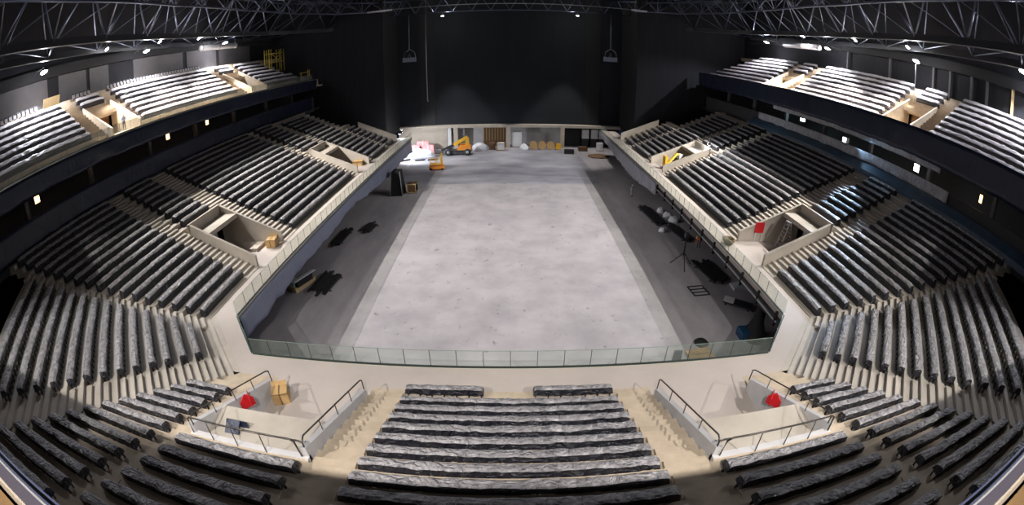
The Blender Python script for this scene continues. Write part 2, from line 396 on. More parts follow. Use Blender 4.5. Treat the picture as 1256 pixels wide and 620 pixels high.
# ------------------------------------------------------------------ entrance pits: walls, slabs
for s in (-1, 1):
    sd = 'left' if s < 0 else 'right'
    for vi, (v0, v1) in enumerate(VOMS):
        nm = ('near', 'far')[vi]
        m = MB(); x0, x1 = X_(-20.5, s), X_(-27.4, s)
        z0, z1 = ZW+0.98, ZW+S*6.6+1.05
        m.wall((x0, v0+0.13), (x1, v0+0.13), 0.26, ZW-0.3, z0, ZW-0.3, z1)
        m.wall((x0, v1-0.13), (x1, v1-0.13), 0.26, ZW-0.3, z0, ZW-0.3, z1)
        m.wall((x1, v0), (x1, v1), 0.26, ZW+2.4, z1, ZW+2.4, z1)
        struct(m.build('wall_%s_entrance_%s' % (nm, sd), M['beige']))
        m = MB(); m.box(*sorted((X_(-27.27, s), X_(-25.2, s))), v0+0.26, v1-0.26, ZW+2.55, ZW+2.95)
        struct(m.build('ceiling_%s_entrance_%s' % (nm, sd), M['beige']))
        m = MB(); m.box(*sorted((X_(-29.4, s), X_(-28.2, s))), v0+0.26, v1-0.26, ZW-0.2, ZW+2.55); m.cur = 0
        struct(m.build('wall_%s_entrance_back_%s' % (nm, sd), M['grey_wall']))
        m = MB(); yd = v0+0.55*(v1-v0); xx = X_(-28.19, s)
        m.box(*sorted((xx, xx-s*0.06)), yd-0.55, yd+0.55, ZW, ZW+2.1)
        dd = struct(m.build('door_%d' % (1+vi+(0 if s < 0 else 2)), M['black']))
        m = MB(); m.box(*sorted((xx-s*0.06, xx-s*0.14)), yd-0.45, yd-0.38, ZW+0.95, ZW+1.1); m.build('door_handle', M['galv'], dd)
    # near end pit
    y0, y1 = 14.6, 8.42
    for x in (-12.03, -6.83):
        m = MB(); m.wall((X_(x, s), y0), (X_(x, s), y1), 0.26, ZW-0.3, ZW+S*0.4+0.55, ZW-0.3, ZW+S*6.58+0.75)
        struct(m.build('wall_pit_side_'+sd, M['grey_wall']))
    m = MB(); m.wall((X_(-12.16, s), y1), (X_(-6.7, s), y1), 0.26, ZW+2.3, ZW+S*6.58+0.3, ZW+2.3, ZW+S*6.58+0.3)
    struct(m.build('wall_pit_'+sd, M['grey_wall']))
    m = MB(); m.box(*sorted((X_(-11.9, s), X_(-6.96, s))), 8.55, 10.6, ZW+2.3, ZW+2.65)
    struct(m.build('ceiling_pit_'+sd, M['beige']))
    m = MB(); m.box(*sorted((X_(-12.1, s), X_(-6.72, s))), 6.3, 6.5, ZW-0.4, ZW+2.3)
    struct(m.build('wall_pit_back_'+sd, M['grey_wall']))
    # handrails round the pit: three runs, each one thing with posts
    def zr(y): return ZW+S*(15-y)+1.2
    def rail_run(pts, posts, label):
        r = empty('handrail', pts[0]); o = Vector(pts[0])
        a = MB(); a.tube([Vector(p)-o for p in pts], 0.035, 8); a.build('rail_tube', M['rail'], r, True)
        for p, q in posts:
            b = MB(); b.tube([Vector(p)-o, Vector(q)-o], 0.022, 6); b.build('rail_post', M['rail'], r, True)
        tag(r, label, 'handrail', 'handrails round the near end entrance pits')
    for x, wh in ((-11.9, 'outer'), (-6.78, 'inner')):
        ys = [14.5, 13.0, 11.5, 10.0, 8.9]
        pts = [(X_(x, s), 14.62, ZW+S*0.4+0.5), (X_(x, s), 14.6, zr(14.55)-0.1), (X_(x, s), 14.4, zr(14.4)), (X_(x, s), 8.7, zr(8.7)), (X_(x, s), 8.5, zr(8.5)-0.2), (X_(x, s), 8.48, ZW+S*6.5+0.7)]
        posts = [((X_(x, s), y, zr(y)), (X_(x+0.08*(1 if x < -9 else -1)*0, s), y, ZW+S*(15-y)+0.6)) for y in ys[1:-1]]
        rail_run(pts, posts, 'sloping dark handrail on the %s wall of the %s entrance pit' % (wh, sd))
    zt = zr(8.42)
    pts = [(X_(-12.0, s), 8.36, zt-0.85), (X_(-11.9, s), 8.36, zt-0.1), (X_(-11.75, s), 8.36, zt), (X_(-7.2, s), 8.36, zt), (X_(-7.0, s), 8.36, zt-0.12), (X_(-6.95, s), 8.36, zt-0.85)]
    posts = [((X_(x, s), 8.36, zt), (X_(x, s), 8.28, ZW+S*6.58+0.25)) for x in (-10.9, -9.7, -8.4)]
    rail_run(pts, posts, 'level dark handrail across the back of the %s entrance pit' % sd)

# ------------------------------------------------------------------ glass balustrades
def balustrade(P, Q, label, h=1.1, z=ZW, pitch=1.4, gm='glass', channel=True):
    P, Q = Vector(P), Vector(Q); d = (Q-P).normalized(); P, Q = P+d*0.09, Q-d*0.09; L = (Q-P).length; n = max(1, round(L/pitch))
    r = empty('glass_balustrade', (P.x, P.y, z), atan2(d.y, d.x))
    if channel:
        c = MB(); c.box(0, L, -0.06, 0.06, -0.06, 0.03); c.build('base_channel', M['edge'], r)
        c = MB(); c.box(0, L, -0.05, 0.05, 0.03, 0.10); c.build('gasket', M['gasket'], r)
    c = MB(); c.box(0, L, -0.012, 0.012, h, h+0.015); c.build('top_rail', M['glass_edge'], r)
    w = L/n
    g = MB(); g.box(0.012, w-0.012, -0.009, 0.009, 0.08, h); gme = g.mesh('glass_panel', M[gm])
    e = MB(); e.box(-0.014, 0.014, -0.012, 0.012, 0.08, h); eme = e.mesh('glass_joint', M['gasket'])
    for i in range(n):
        o = bpy.data.objects.new('glass_panel', gme); COL.objects.link(o); o.parent = r; o.location = (i*w, 0, 0)
        if i: 
            o = bpy.data.objects.new('glass_joint', eme); COL.objects.link(o); o.parent = r; o.location = (i*w, 0, 0)
    tag(r, label, 'glass balustrade', 'glass balustrades round the bowl')
    return r
balustrade((-14.85, YG), (14.85, YG), 'long straight glass balustrade across the near end of the arena floor', pitch=1.35, gm='glass_clear')
balustrade((-XG, 21.0), (-14.85, YG), 'short diagonal glass balustrade at the left near corner', gm='glass_clear')
balustrade((14.85, YG), (XG, 21.0), 'short diagonal glass balustrade at the right near corner', gm='glass_clear')
balustrade((-XG, 21.0), (-XG, 81.0), 'long glass balustrade along the left side of the arena floor')
balustrade((XG, 21.0), (XG, 88.0), 'long glass balustrade along the right side of the arena floor')
balustrade((-36.0, 2.0), (-36.0, 77.5), 'dusty glass balustrade along the front of the upper left deck', h=1.0, z=17.95, pitch=1.6, gm='glass_dust')

# ------------------------------------------------------------------ hanging sheets
def sheet(name, path, zt, zb, m, label, cat='plastic sheet', group=None, amp=0.08, step=0.8, rows=6, seed=1, zbf=None, out=0.0, th=None):
    """a hanging sheet along a plan path; zb may vary: zbf(u in metres)"""
    pts = [Vector(p) for p in path]; seg = [(pts[i+1]-pts[i]).length for i in range(len(pts)-1)]; L = sum(seg)
    n = max(4, int(L/step)); vs = []; fs = []
    def at(u):
        for i, sgl in enumerate(seg):
            if u <= sgl or i == len(seg)-1:
                d = (pts[i+1]-pts[i]).normalized(); return pts[i]+d*u, Vector((-d.y, d.x))
            u -= sgl
    for i in range(n+1):
        u = L*i/n; p, nn = at(u)
        lo = zbf(u) if zbf else zb
        for j in range(rows+1):
            v = j/rows
            off = amp*v*(noise.noise(Vector((u*0.9, v*1.2, seed*7.3)))*1.3+0.5*noise.noise(Vector((u*2.3, v*2, seed*3.1)))) + out*v
            z = zt+(lo-zt)*v + (0.10*noise.noise(Vector((u*0.7, seed*2.0, 0))) if j == rows else 0)
            vs.append((p.x+nn.x*off, p.y+nn.y*off, z))
    R = rows+1
    for i in range(n):
        for j in range(rows): a = i*R+j; fs.append((a, a+R, a+R+1, a+1))
    me = bpy.data.meshes.new(name); me.from_pydata(vs, [], fs); me.materials.append(m); me.polygons.foreach_set('use_smooth', [True]*len(fs)); me.update()
    o = bpy.data.objects.new(name, me); COL.objects.link(o)
    md = o.modifiers.new('thick', 'SOLIDIFY'); md.thickness = 0.02
    tag(o, label, cat, group)
    return o
def zleft(u):
    y = 21+u
    return 3.15+0.12*sin(y*0.21)+0.5*max(0, 1-abs(y-47)/6)-0.6*min(1, max(0, (y-53)/6))
sheet('fascia_drape', [(-XG+0.12, 21.1), (-XG+0.12, 79.5)], ZW-0.16, 3.0, M['slate'], 'slate grey sheet hanging below the left glass balustrade', zbf=zleft, amp=0.25, seed=2, group='sheets hanging from the stands')
def zright(u):
    y = 51.5+u
    return 3.3-0.9*min(1, max(0, (y-52)/10))+1.6*max(0, (y-66)/22)
sheet('fascia_drape', [(XG-0.12, 51.5), (XG-0.12, 87.5)], ZW-0.16, 3.0, M['greysheet'], 'pale grey wrinkled sheet hanging below the far part of the right balustrade', zbf=zright, amp=0.25, seed=3, group='sheets hanging from the stands')
sheet('fascia_drape', [(-35.85, 3), (-35.85, 79)], 17.85, 16.15, M['navy'], 'navy plastic sheet hanging below the upper left deck glass', amp=0.25, seed=4, group='sheets hanging from the stands', step=0.6)
sheet('fascia_drape', [(35.75, 2), (35.75, 81)], 19.05, 16.4, M['navy'], 'navy plastic sheet hung over the upper right deck front', amp=0.22, seed=5, group='sheets hanging from the stands', step=0.6)
sheet('hanging_sheet', [(37.3, 24), (37.3, 56)], 16.9, 15.75, M['greysheet'], 'grey wrinkled plastic hanging behind the right navy sheet', amp=0.2, seed=6, group='sheets hanging from the stands', step=0.5)
sheet('parapet_sheet', [(-37.2, 8), (-37.2, 79)], 14.55, 12.3, M['navy'], 'navy plastic sheet over the parapet behind the lower left stand', amp=0.16, seed=7, group='sheets hanging from the stands', step=0.5)
sheet('parapet_sheet', [(37.3, 22.5), (37.3, 60)], 14.6, 13.55, M['greysheet'], 'grey wrinkled sheet over the parapet behind the lower right stand', amp=0.2, seed=8, group='sheets hanging from the stands', step=0.5)

# parapets behind the lower stand, blue ledge, concourse
for s in (-1, 1):
    sd = 'left' if s < 0 else 'right'
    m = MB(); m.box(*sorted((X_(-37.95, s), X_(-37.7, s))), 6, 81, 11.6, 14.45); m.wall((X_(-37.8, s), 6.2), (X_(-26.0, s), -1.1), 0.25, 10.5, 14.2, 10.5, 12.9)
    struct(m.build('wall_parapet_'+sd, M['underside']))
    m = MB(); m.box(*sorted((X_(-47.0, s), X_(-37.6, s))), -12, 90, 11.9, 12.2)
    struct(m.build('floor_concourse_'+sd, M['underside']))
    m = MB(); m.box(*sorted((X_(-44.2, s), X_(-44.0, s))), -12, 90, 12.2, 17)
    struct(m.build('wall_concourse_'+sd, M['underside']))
    # columns of the concourse
    ys = [17.4, 26.3, 35.8, 44.9, 54.2, 63.8, 73.2]
    for i, y in enumerate(ys):
        c = MB(); c.box(*sorted((X_(-38.9, s), X_(-38.45, s))), y-0.22, y+0.22, 12.2, 16.45)
        struct(c.build('pillar_concourse_%s' % sd, M['panel']))
m = MB(); m.prism([(37.42, 8), (37.42, 62), (36.75, 62), (36.75, 8)], 12.2, [13.45, 13.45, 12.75, 12.75])
M['ledge_blue'] = mat('blue_sheeted_ledge', (0.04, 0.085, 0.15), 0.4, var=0.3, vscale=1.0)
struct(m.build('trim_1', M['ledge_blue']))

# ------------------------------------------------------------------ upper decks
US, UX, UZ = 0.68, 38.4, 18.4
def urow(k): return UX+0.96*k, UZ+US*0.96*k
UV = {-1: [(29.1, 33.5), (57.5, 62.0)], 1: [(29.2, 33.5), (55.7, 60.0)]}
UVX = 41.3
for s in (-1, 1):
    sd = 'left' if s < 0 else 'right'
    ye = 75.0 if s < 0 else 82.5
    t = MB()
    t.box(*sorted((X_(-36.0, s), X_(-37.95, s))), 2, 80, 16.75, 17.95)
    for k in range(8):
        x, z = urow(k); a, b = x-0.45, x+0.51
        ee = ye if s < 0 else 83.0-1.1*k
        y0 = 2.0
        for (p, q) in UV[s]:
            if a < UVX: t.box(*sorted((X_(-a, s), X_(-b, s))), y0, p, z-0.9, z); y0 = q
        t.box(*sorted((X_(-a, s), X_(-b, s))), y0, ee, z-0.9, z)
        for (p, q) in UV[s]:
            for (aa, bb) in ((p-1.9, p-0.1), (q+0.1, q+1.5)):
                t.box(*sorted((X_(-b, s), X_(-b+0.45, s))), aa, bb, z, z+US*0.48)
    x, z = urow(8)
    t.box(*sorted((X_(-x+0.45, s), X_(-47.2, s))), 2, 82, z-0.9, z-0.25)
    t.box(*sorted((X_(-36.0, s), X_(-47.0, s))), 2, 82, 16.5, 16.75)
    for (p, q) in UV[s]: t.box(*sorted((X_(-36.2, s), X_(-43.6, s))), p, q, 17.6, 17.96)
    struct(t.build('floor_upper_deck_'+sd, M['beige_steps']))
    for vi, (p, q) in enumerate(UV[s]):
        nm = ('near', 'far')[vi]
        m = MB()
        for y in (p, q): m.wall((X_(-37.0, s), y), (X_(-42.4, s), y), 0.22, 17.8, 18.75, 17.8, 21.75)
        m.wall((X_(-42.4, s), p-0.1), (X_(-42.4, s), q+0.1), 0.2, 20.3, 21.3, 20.3, 21.3)
        struct(m.build('wall_upper_entrance_%s_%s' % (nm, sd), M['beige_steps']))
        m = MB(); m.box(*sorted((X_(-41.2, s), X_(-42.3, s))), p+0.1, q-0.1, 20.35, 20.75)
        struct(m.build('ceiling_upper_entrance_%s_%s' % (nm, sd), M['beige_steps']))
        m = MB(); m.box(*sorted((X_(-43.2, s), X_(-43.0, s))), p+0.1, q-0.1, 17.9, 20.4)
        struct(m.build('wall_upper_entrance_back_%s_%s' % (nm, sd), M['brownwood']))
    v = UV[s]
    ub = [('the near block of the upper %s deck' % sd, 8.0, v[0][0]-2.1, 0, 8), ('the block above the near upper %s entrance' % sd, v[0][0]+0.3, v[0][1]-0.4, 5, 8),
          ('the middle block of the upper %s deck' % sd, v[0][1]+1.7, v[1][0]-2.1, 0, 8), ('the block above the far upper %s entrance' % sd, v[1][0]+0.3, v[1][1]-0.4, 5, 8),
          ('the far block of the upper %s deck' % sd, v[1][1]+1.4, None, 0, 8)]
    for (bn, y0, y1, k0, k1) in ub:
        for k in range(k0, k1):
            if s < 0 and k == 7: continue
            x, z = urow(k)
            e = y1 if y1 else ((73.5-0.25*k if k > 1 else 76.0) if s < 0 else 82.0-1.15*k)
            seat_row((X_(-x+0.15, s), y0), (X_(-x+0.15, s), e), Vector((X_(-1, s), 0)), z,
                     'pale sheeted seat row, %s from front in %s' % (ORD[k-k0], bn),
                     'pale seat rows in '+bn, upper=True)
    # back wall: dark wall with pale panels (left) or uprights (right)
    m = MB(); m.box(*sorted((X_(-47.4, s), X_(-47.15, s))), -12.3, 96, -1, 38)
    struct(m.build('wall_'+sd, M['curtain_side']))
    m = MB(); m.box(*sorted((X_(-47.1, s), X_(-46.2, s))), -2, 80, 26.5, 27.6)
    struct(m.build('trim_%d' % (2 if s < 0 else 3), M['black']))
# pale wall panels on the left
for i, (y0, y1) in enumerate([(10, 17.5), (18.2, 26.8), (28.6, 33.2), (33.8, 37.2), (42, 53), (54, 62), (63, 73)]):
    m = MB(); m.box(-47.14, -47.05, y0, y1, 23.4, 26.5+0.1*(i % 2))
    struct(m.build('wall_left_panel', M['panel']))
for i, y in enumerate([14.5, 17.5, 20.6, 24.4, 26.8, 30.2, 33.0, 41.0, 50.0]):
    m = MB(); m.box(46.5, 46.85, y-0.14, y+0.14, 23.2, 26.6)
    struct(m.build('pillar_right', M['wood'] if i < 3 else M['panel']))
# single seats of the top row, upper left deck
sm = MB()
sm.box(-0.22, 0.22, 0.30, 0.36, 0.38, 0.86); sm.box(-0.2, 0.2, 0.05, 0.33, 0.36, 0.42); sm.box(-0.03, 0.03, 0.2, 0.3, 0, 0.38)
seat_back = MB(); seat_back.hexa([(-0.22,0.30,0.40),(0.22,0.30,0.40),(0.22,0.36,0.40),(-0.22,0.36,0.40)], [(-0.20,0.38,0.92),(0.20,0.38,0.92),(0.20,0.43,0.92),(-0.20,0.43,0.92)])
seat_pan = MB(); seat_pan.hexa([(-0.2,0.16,0.36),(0.2,0.16,0.36),(0.2,0.28,0.36),(-0.2,0.28,0.36)], [(-0.2,0.20,0.74),(0.2,0.20,0.74),(0.2,0.29,0.76),(-0.2,0.29,0.76)])
seat_leg = MB(); seat_leg.box(-0.04, 0.04, 0.2, 0.3, 0, 0.4); seat_leg.box(-0.08, 0.08, 0.15, 0.35, 0, 0.03)
sb, sp, sl = seat_back.mesh('backrest', M['seat_black']), seat_pan.mesh('seat_pan', M['seat_pale']), seat_leg.mesh('leg', M['seat_black'])
x7, z7 = urow(7)
for (a, b, bn) in ((13.0, 24.5, 'the near block'), (29.4, 33.1, 'the block above the near entrance'), (35.2, 55.3, 'the middle block')):
    n = int((b-a)/0.62)
    for i in range(n):
        r = empty('stadium_seat', (-x7+0.1, a+0.62*i+0.3, z7), pi/2)
        for nm, me in (('backrest', sb), ('seat_pan', sp), ('leg', sl)):
            o = bpy.data.objects.new(nm, me); COL.objects.link(o); o.parent = r
        tag(r, 'folded black seat, pale pan, back row of %s, upper left' % bn, 'seat', 'single seats in the back row of %s' % bn)

# near-end upper deck: the camera looks over its front rail
m = MB()
m.prism([(-36.0, 12.0), (-24.0, 0.06), (24.0, 0.06), (36.0, 12.0), (36.0, 2.0), (47, 2), (47, -12), (-47, -12), (-47, 2), (-36.0, 2.0)], 16.9, 17.95)
struct(m.build('floor_upper_deck_end', M['deckwood']))
m = MB()
for p, q in (((-36.0, 12.0), (-24.0, 0.12)), ((-24.0, 0.12), (24.0, 0.12)), ((24.0, 0.12), (36.0, 12.0))): m.wall(p, q, 0.03, 18.3, 18.9, 18.3, 18.9)
struct(m.build('wall_upper_deck_front', M['deckfilm']))
m = MB()
for p, q in (((-36.0, 12.0), (-24.0, 0.115)), ((-24.0, 0.115), (24.0, 0.115)), ((24.0, 0.115), (36.0, 12.0))): m.wall(p, q, 0.05, 17.0, 18.32, 17.0, 18.32)
struct(m.build('trim_4', M['decksill']))
r = empty('deck_handrail', (0, 0.10, 18.93))
c = MB(); c.tube([(-24, 0, 0), (24, 0, 0)], 0.005, 8); c.build('rail_tube', M['galv'], r, True)
for k in range(13):
    c = MB(); c.box(-24+4*k-0.02, -24+4*k+0.006, 0.0, 0.03, -0.62, 0.0); c.build('rail_post', M['galv'], r)
tag(r, 'polished handrail of the upper deck below the viewer', 'handrail')
m = MB(); m.box(-47, 47, -12.3, -12.0, -1, 38)
struct(m.build('wall_near', M['curtain_side']))
m = MB(); m.box(-26, 26, -1.3, -1.0, 10.6, 12.9)
struct(m.build('wall_parapet_near', M['navy']))

# ------------------------------------------------------------------ arena floor and shell
m = MB(); m.box(-50, 50, -13, 100, -0.4, 0.0)
struct(m.build('floor', M['floor']))
m = MB(); m.prism([(-13.1, 17.4), (12.6, 17.4), (12.95, 33), (13.9, 52), (14.3, 66.5), (-15.0, 66.5), (-13.4, 40)], 0.0, 0.03)
struct(m.build('floor_slab', M['slab']))
m = MB(); m.prism([(-17.5, 66.52), (14.3, 66.52), (14.2, 76), (13.4, 92.6), (-19.5, 92.6)], 0.0, 0.02)
struct(m.build('floor_slab_far', M['floor_far']))
for s in (-1, 1):
    sd = 'left' if s < 0 else 'right'
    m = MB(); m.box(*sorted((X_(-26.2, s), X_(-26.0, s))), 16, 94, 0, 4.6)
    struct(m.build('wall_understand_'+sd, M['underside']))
    m = MB(); m.box(*sorted((X_(-47.2, s), X_(-23.8, s))), 83.4, 83.6, 4.5, 38)
    struct(m.build('wall_curtain_'+sd, M['curtain_side']))
    m = MB(); m.box(*sorted((X_(-23.9, s), X_(-23.7, s))), 83.5, 96, 4.5, 38)
    struct(m.build('wall_curtain_return_'+sd, M['black']))
    m = MB(); yw = 77.75 if s < 0 else 80.0-0.3
    m.wall((X_(-20.3, s), yw), (X_(-27.5, s), yw), 0.25, 4.6, 6.15, 4.6, 9.1)
    struct(m.build('wall_stand_end_'+sd, M['beige']))
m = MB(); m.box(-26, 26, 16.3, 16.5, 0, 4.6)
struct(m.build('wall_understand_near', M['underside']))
m = MB(); m.box(-23.8, 23.8, 95.4, 95.6, 4.9, 38)
struct(m.build('wall_far_curtain', M['curtain']))
for x in (-17.5, 17.5):
    m = MB(); m.box(x-1.6, x+1.6, 95.2, 95.38, 4.9, 38); struct(m.build('wall_far_curtain_gap', M['black']))
m = MB(); m.box(-47.4, 47.4, -12.3, 96, 38, 38.3)
struct(m.build('ceiling', M['ceiling']))
# far wall under the curtain: beam, pillars, bays
m = MB(); m.box(-24, 24, 93.8, 95.6, 4.45, 5.0)
struct(m.build('wall_far_beam', M['beige']))
for x in (-11.5, -0.4, 11.1):
    m = MB(); m.box(x-0.45, x+0.45, 93.7, 94.6, 0, 4.5); struct(m.build('pillar_far', M['beige']))
m = MB(); m.box(-24, -13.4, 94.0, 94.3, 0, 4.5)
struct(m.build('wall_far_left', M['beige']))
m = MB(); m.box(-13.0, 24, 97.5, 97.8, 0, 4.9)
struct(m.build('wall_far', M['grey_wall']))
m = MB(); m.box(11.6, 24, 96.5, 96.8, 0, 4.5)
struct(m.build('wall_far_right', M['black']))
m = MB(); m.box(-13.3, -12.5, 94.0, 94.2, 0, 4.4)
struct(m.build('door_5', M['white']))

# right side: dark steel edge with a lower rail under the glass
r = empty('edge_rail', (XG-0.15, 21.5, 4.0))
c = MB(); c.box(0, 0.12, 0, 29.5, 0.1, 0.22); c.build('rail_bar', M['galv'], r)
for i in range(11):
    c = MB(); c.box(-0.03, 0.15, 0.2+i*2.9, 0.34+i*2.9, -0.3, 0.85); c.build('rail_post', M['black'], r)
tag(r, 'pale metal rail on black posts below the near right balustrade', 'rail')
for s in (-1, 1):
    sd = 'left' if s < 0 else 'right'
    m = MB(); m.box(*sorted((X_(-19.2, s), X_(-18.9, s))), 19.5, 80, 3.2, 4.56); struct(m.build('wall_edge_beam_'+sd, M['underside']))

# ------------------------------------------------------------------ roof steel
def resample(pts, step):
    P = [Vector(p) for p in pts]; out = [P[0]]; acc = 0
    for i in range(len(P)-1):
        d = (P[i+1]-P[i]).length; n = max(1, round(d/step))
        for k in range(1, n+1): out.append(P[i].lerp(P[i+1], k/n))
    return out
RA = [(-29.0,0.5),(-31.2,7.0),(-33.0,13.8),(-34.6,20.5),(-36.4,28.5),(-38.1,36.4),(-39.3,43.6),(-39.9,52.0),(-40.0,60.0),(-39.9,68.0),(-38.4,76.0),(-35.0,82.6),(-30.0,86.8),(-24.0,89.6)]
RB = [(-33.5,1.5),(-35.6,8.8),(-38.0,15.8),(-40.0,23.0),(-41.7,31.3),(-44.0,39.5),(-45.6,47.0),(-46.4,55.0),(-46.6,62.5),(-46.3,70.0),(-45.0,77.5)]
def ring(s, label):
    r = empty('roof_truss', (X_(-38, s), 40, 27.5)); o = Vector(r.location)
    A = [Vector((X_(p[0], s), p[1], 27.5)) for p in RA]; B = [Vector((X_(p[0], s), p[1], 27.5)) for p in RB]
    C = []
    for i in range(len(A)-1):
        mpt = (A[i]+A[i+1])/2; d = (A[i+1]-A[i]).normalized(); nn = Vector((d.y, -d.x, 0)) * (1 if s < 0 else -1)
        C.append(mpt+nn*1.2+Vector((0,0,5.2)))
    D = [c+Vector((X_(6.0, s), -1.0 if c.y > 60 else 0, -1.0)) for c in C]
    def chord(nm, pts, rad):
        b = MB()
        if rad > 0.25:
            for p, q in zip(pts[:-1], pts[1:]): b.beam(p-o, q-o, 0.4, rad*2.4)
        else: b.tube([p-o for p in pts], rad, 6)
        b.build(nm, M['truss'] if rad < 0.25 else M['steel_dark'], r, rad < 0.25)
    chord('bottom_chord', A, 0.27); chord('outer_chord', B, 0.26); chord('top_chord', C, 0.18); chord('inner_chord', D, 0.14)
    def br(p, q, rad):
        b = MB(); b.tube([p-o, q-o], rad, 5); b.build('brace', M['truss'], r, True)
    for i in range(len(C)):
        br(A[i], C[i], 0.11); br(A[i+1], C[i], 0.11)
        br(C[i], D[i], 0.08)
        if i+1 < len(C): br(D[i], C[i+1], 0.07)
        br(A[i+1], D[i], 0.08)
        if i < len(B): br(B[i], C[i], 0.09); br(A[i], B[i], 0.07)
        if i+1 < len(B): br(B[i+1], A[i], 0.06); br(B[i+1], C[i], 0.07)
        if i+1 < len(C): br(A[i], C[i+1], 0.05)
    tag(r, label, 'roof truss', 'steel roof trusses')
def inner_ring(s, label):
    r = empty('roof_truss', (X_(-34, s), 40, 31)); o = Vector(r.location)
    pts = resample([(-26.0, 3.0), (-30.5, 20.0), (-33.0, 36.0), (-34.0, 52.0), (-33.5, 66.0), (-30.0, 77.0), (-23.0, 83.0)], 5.0)
    A = [Vector((X_(p.x, s), p.y, 29.6)) for p in pts]; T = [Vector((X_(p.x-2.6, s), p.y+2.4, 34.2)) for p in pts]; U = [Vector((X_(p.x+3.4, s), p.y+2.4, 34.0)) for p in pts]
    for nm, q, rad in (('bottom_chord', A, 0.13), ('top_chord', T, 0.12), ('top_chord', U, 0.12)):
        b = MB(); b.tube([p-o for p in q], rad, 6); b.build(nm, M['truss'], r, True)
    def br(p, q, rad):
        b = MB(); b.tube([p-o, q-o], rad, 5); b.build('brace', M['truss'], r, True)
    for i in range(len(A)):
        br(A[i], T[i], 0.08); br(A[i], U[i], 0.07)
        if i+1 < len(A): br(A[i+1], T[i], 0.08); br(A[i+1], U[i], 0.07); br(T[i], U[i], 0.05)
    tag(r, label, 'roof truss', 'steel roof trusses')
inner_ring(-1, 'inner curved roof truss, higher than the left deck truss'); inner_ring(1, 'inner curved roof truss, higher than the right deck truss')
ring(-1, 'curved steel roof truss above the upper left deck')
ring(1, 'curved steel roof truss above the upper right deck')
def cross_truss(y, z, label, X=36.0, h=3.0):
    r = empty('roof_truss', (0, y, z))
    for nm, dy, dz in (('bottom_chord', 0, 0), ('top_chord', -0.9, h), ('top_chord', 0.9, h)):
        b = MB(); b.tube([(-X, dy, dz), (X, dy, dz)], 0.10, 6); b.build(nm, M['truss'], r, True)
    n = 18
    for i in range(n):
        x0 = -X+2*X*i/n; x1 = -X+2*X*(i+1)/n; xm = (x0+x1)/2
        for dy in (-0.9, 0.9):
            b = MB(); b.tube([(x0, 0, 0), (xm, dy, h), (x1, 0, 0)], 0.06, 5); b.build('brace', M['truss'], r, True)
    tag(r, label, 'roof truss', 'steel roof trusses')
cross_truss(88.5, 29.2, 'straight steel roof truss in front of the black end curtain', X=33)
cross_truss(74.0, 31.6, 'second straight steel roof truss out from the end curtain')
cross_truss(58.0, 32.2, 'third straight steel roof truss out from the end curtain')
cross_truss(-5.8, 28.2, 'straight steel roof truss over the near end lamps', X=37)
cross_truss(42.0, 32.4, 'straight steel roof truss nearest the viewer, above the middle blocks', X=37)
# long truss lines parallel to the sides
for s in (-1, 1):
    sd = 'left' if s < 0 else 'right'
    r = empty('roof_truss', (X_(-29, s), 10, 31))
    for nm, dx, dz in (('bottom_chord', 0, 0), ('top_chord', -0.8, 2.8), ('top_chord', 0.8, 2.8)):
        b = MB(); b.tube([(dx, 0, dz), (dx, 78, dz)], 0.1, 6); b.build(nm, M['truss'], r, True)
    for i in range(18):
        for dx in (-0.8, 0.8):
            b = MB(); b.tube([(0, 78*i/18, 0), (dx, 78*(i+0.5)/18, 2.8), (0, 78*(i+1)/18, 0)], 0.055, 5); b.build('brace', M['truss'], r, True)
    tag(r, 'long steel roof truss running lengthwise inside the %s curved truss' % sd, 'roof truss', 'steel roof trusses')
# pale pipe across the far roof
r = empty('service_pipe', (0, 75, 28.9))
b = MB(); b.tube([(-24, 0, 0), (23, 0, 0)], 0.07, 8); b.build('pipe', M['galv'], r, True)
for x0, x1 in ((-24, -19.6), (20.2, 23)):
    b = MB(); b.tube([(x0, 0, 0), (x1, 0, 0)], 0.16, 8); b.build('lagging', M['tube'], r, True)
for x in (-22, -11, 0, 11, 22):
    b = MB(); b.tube([(x, 0, 0), (x, 0, 2.9)], 0.03, 5); b.build('hanger', M['steel_dark'], r, True)
tag(r, 'thin pale pipe hung across the roof before the black curtain', 'pipe')
b = MB(); b.tube([(-11.07, 60, 32.2), (-11.08, 60, 20), (-11.05, 60, 13.9), (-10.95, 60.0, 13.72)], 0.055, 6)
tag(b.build('hanging_cable', M['galv'], None, True), 'thin grey cable hanging from the roof before the black curtain', 'cable')
# hanging cradles
for s, lb in ((-1, 'dark work cradle hanging before the black curtain, left of the cable'), (1, 'dark work cradle hanging before the black curtain, right side')):
    r = empty('work_cradle', (19.6*s, 88.0, 19.3))
    b = MB(); b.box(-1.3, 1.3, -0.5, 0.5, 0, 0.9); b.build('platform', M['slate'], r)
    b = MB(); b.tube([(-1.1, 0, 0.9), (-1.0, 0, 1.9), (-0.4, 0, 2.3), (0, 0, 2.6)], 0.06, 6); b.tube([(1.2, 0, 0.9), (1.1, 0, 1.8), (0.6, 0, 2.3), (0, 0, 2.6)], 0.06, 6); b.tube([(-0.3, 0, 0.9), (0, 0, 1.7), (0.3, 0, 0.9)], 0.05, 6)
    b.build('cradle_frame', M['galv'], r, True)
    b = MB(); b.tube([(0, 0, 2.6), (0, 0, 9.9)], 0.05, 6); b.build('hoist_cable', M['galv'], r, True)
    tag(r, lb, 'work cradle', 'hanging work cradles')

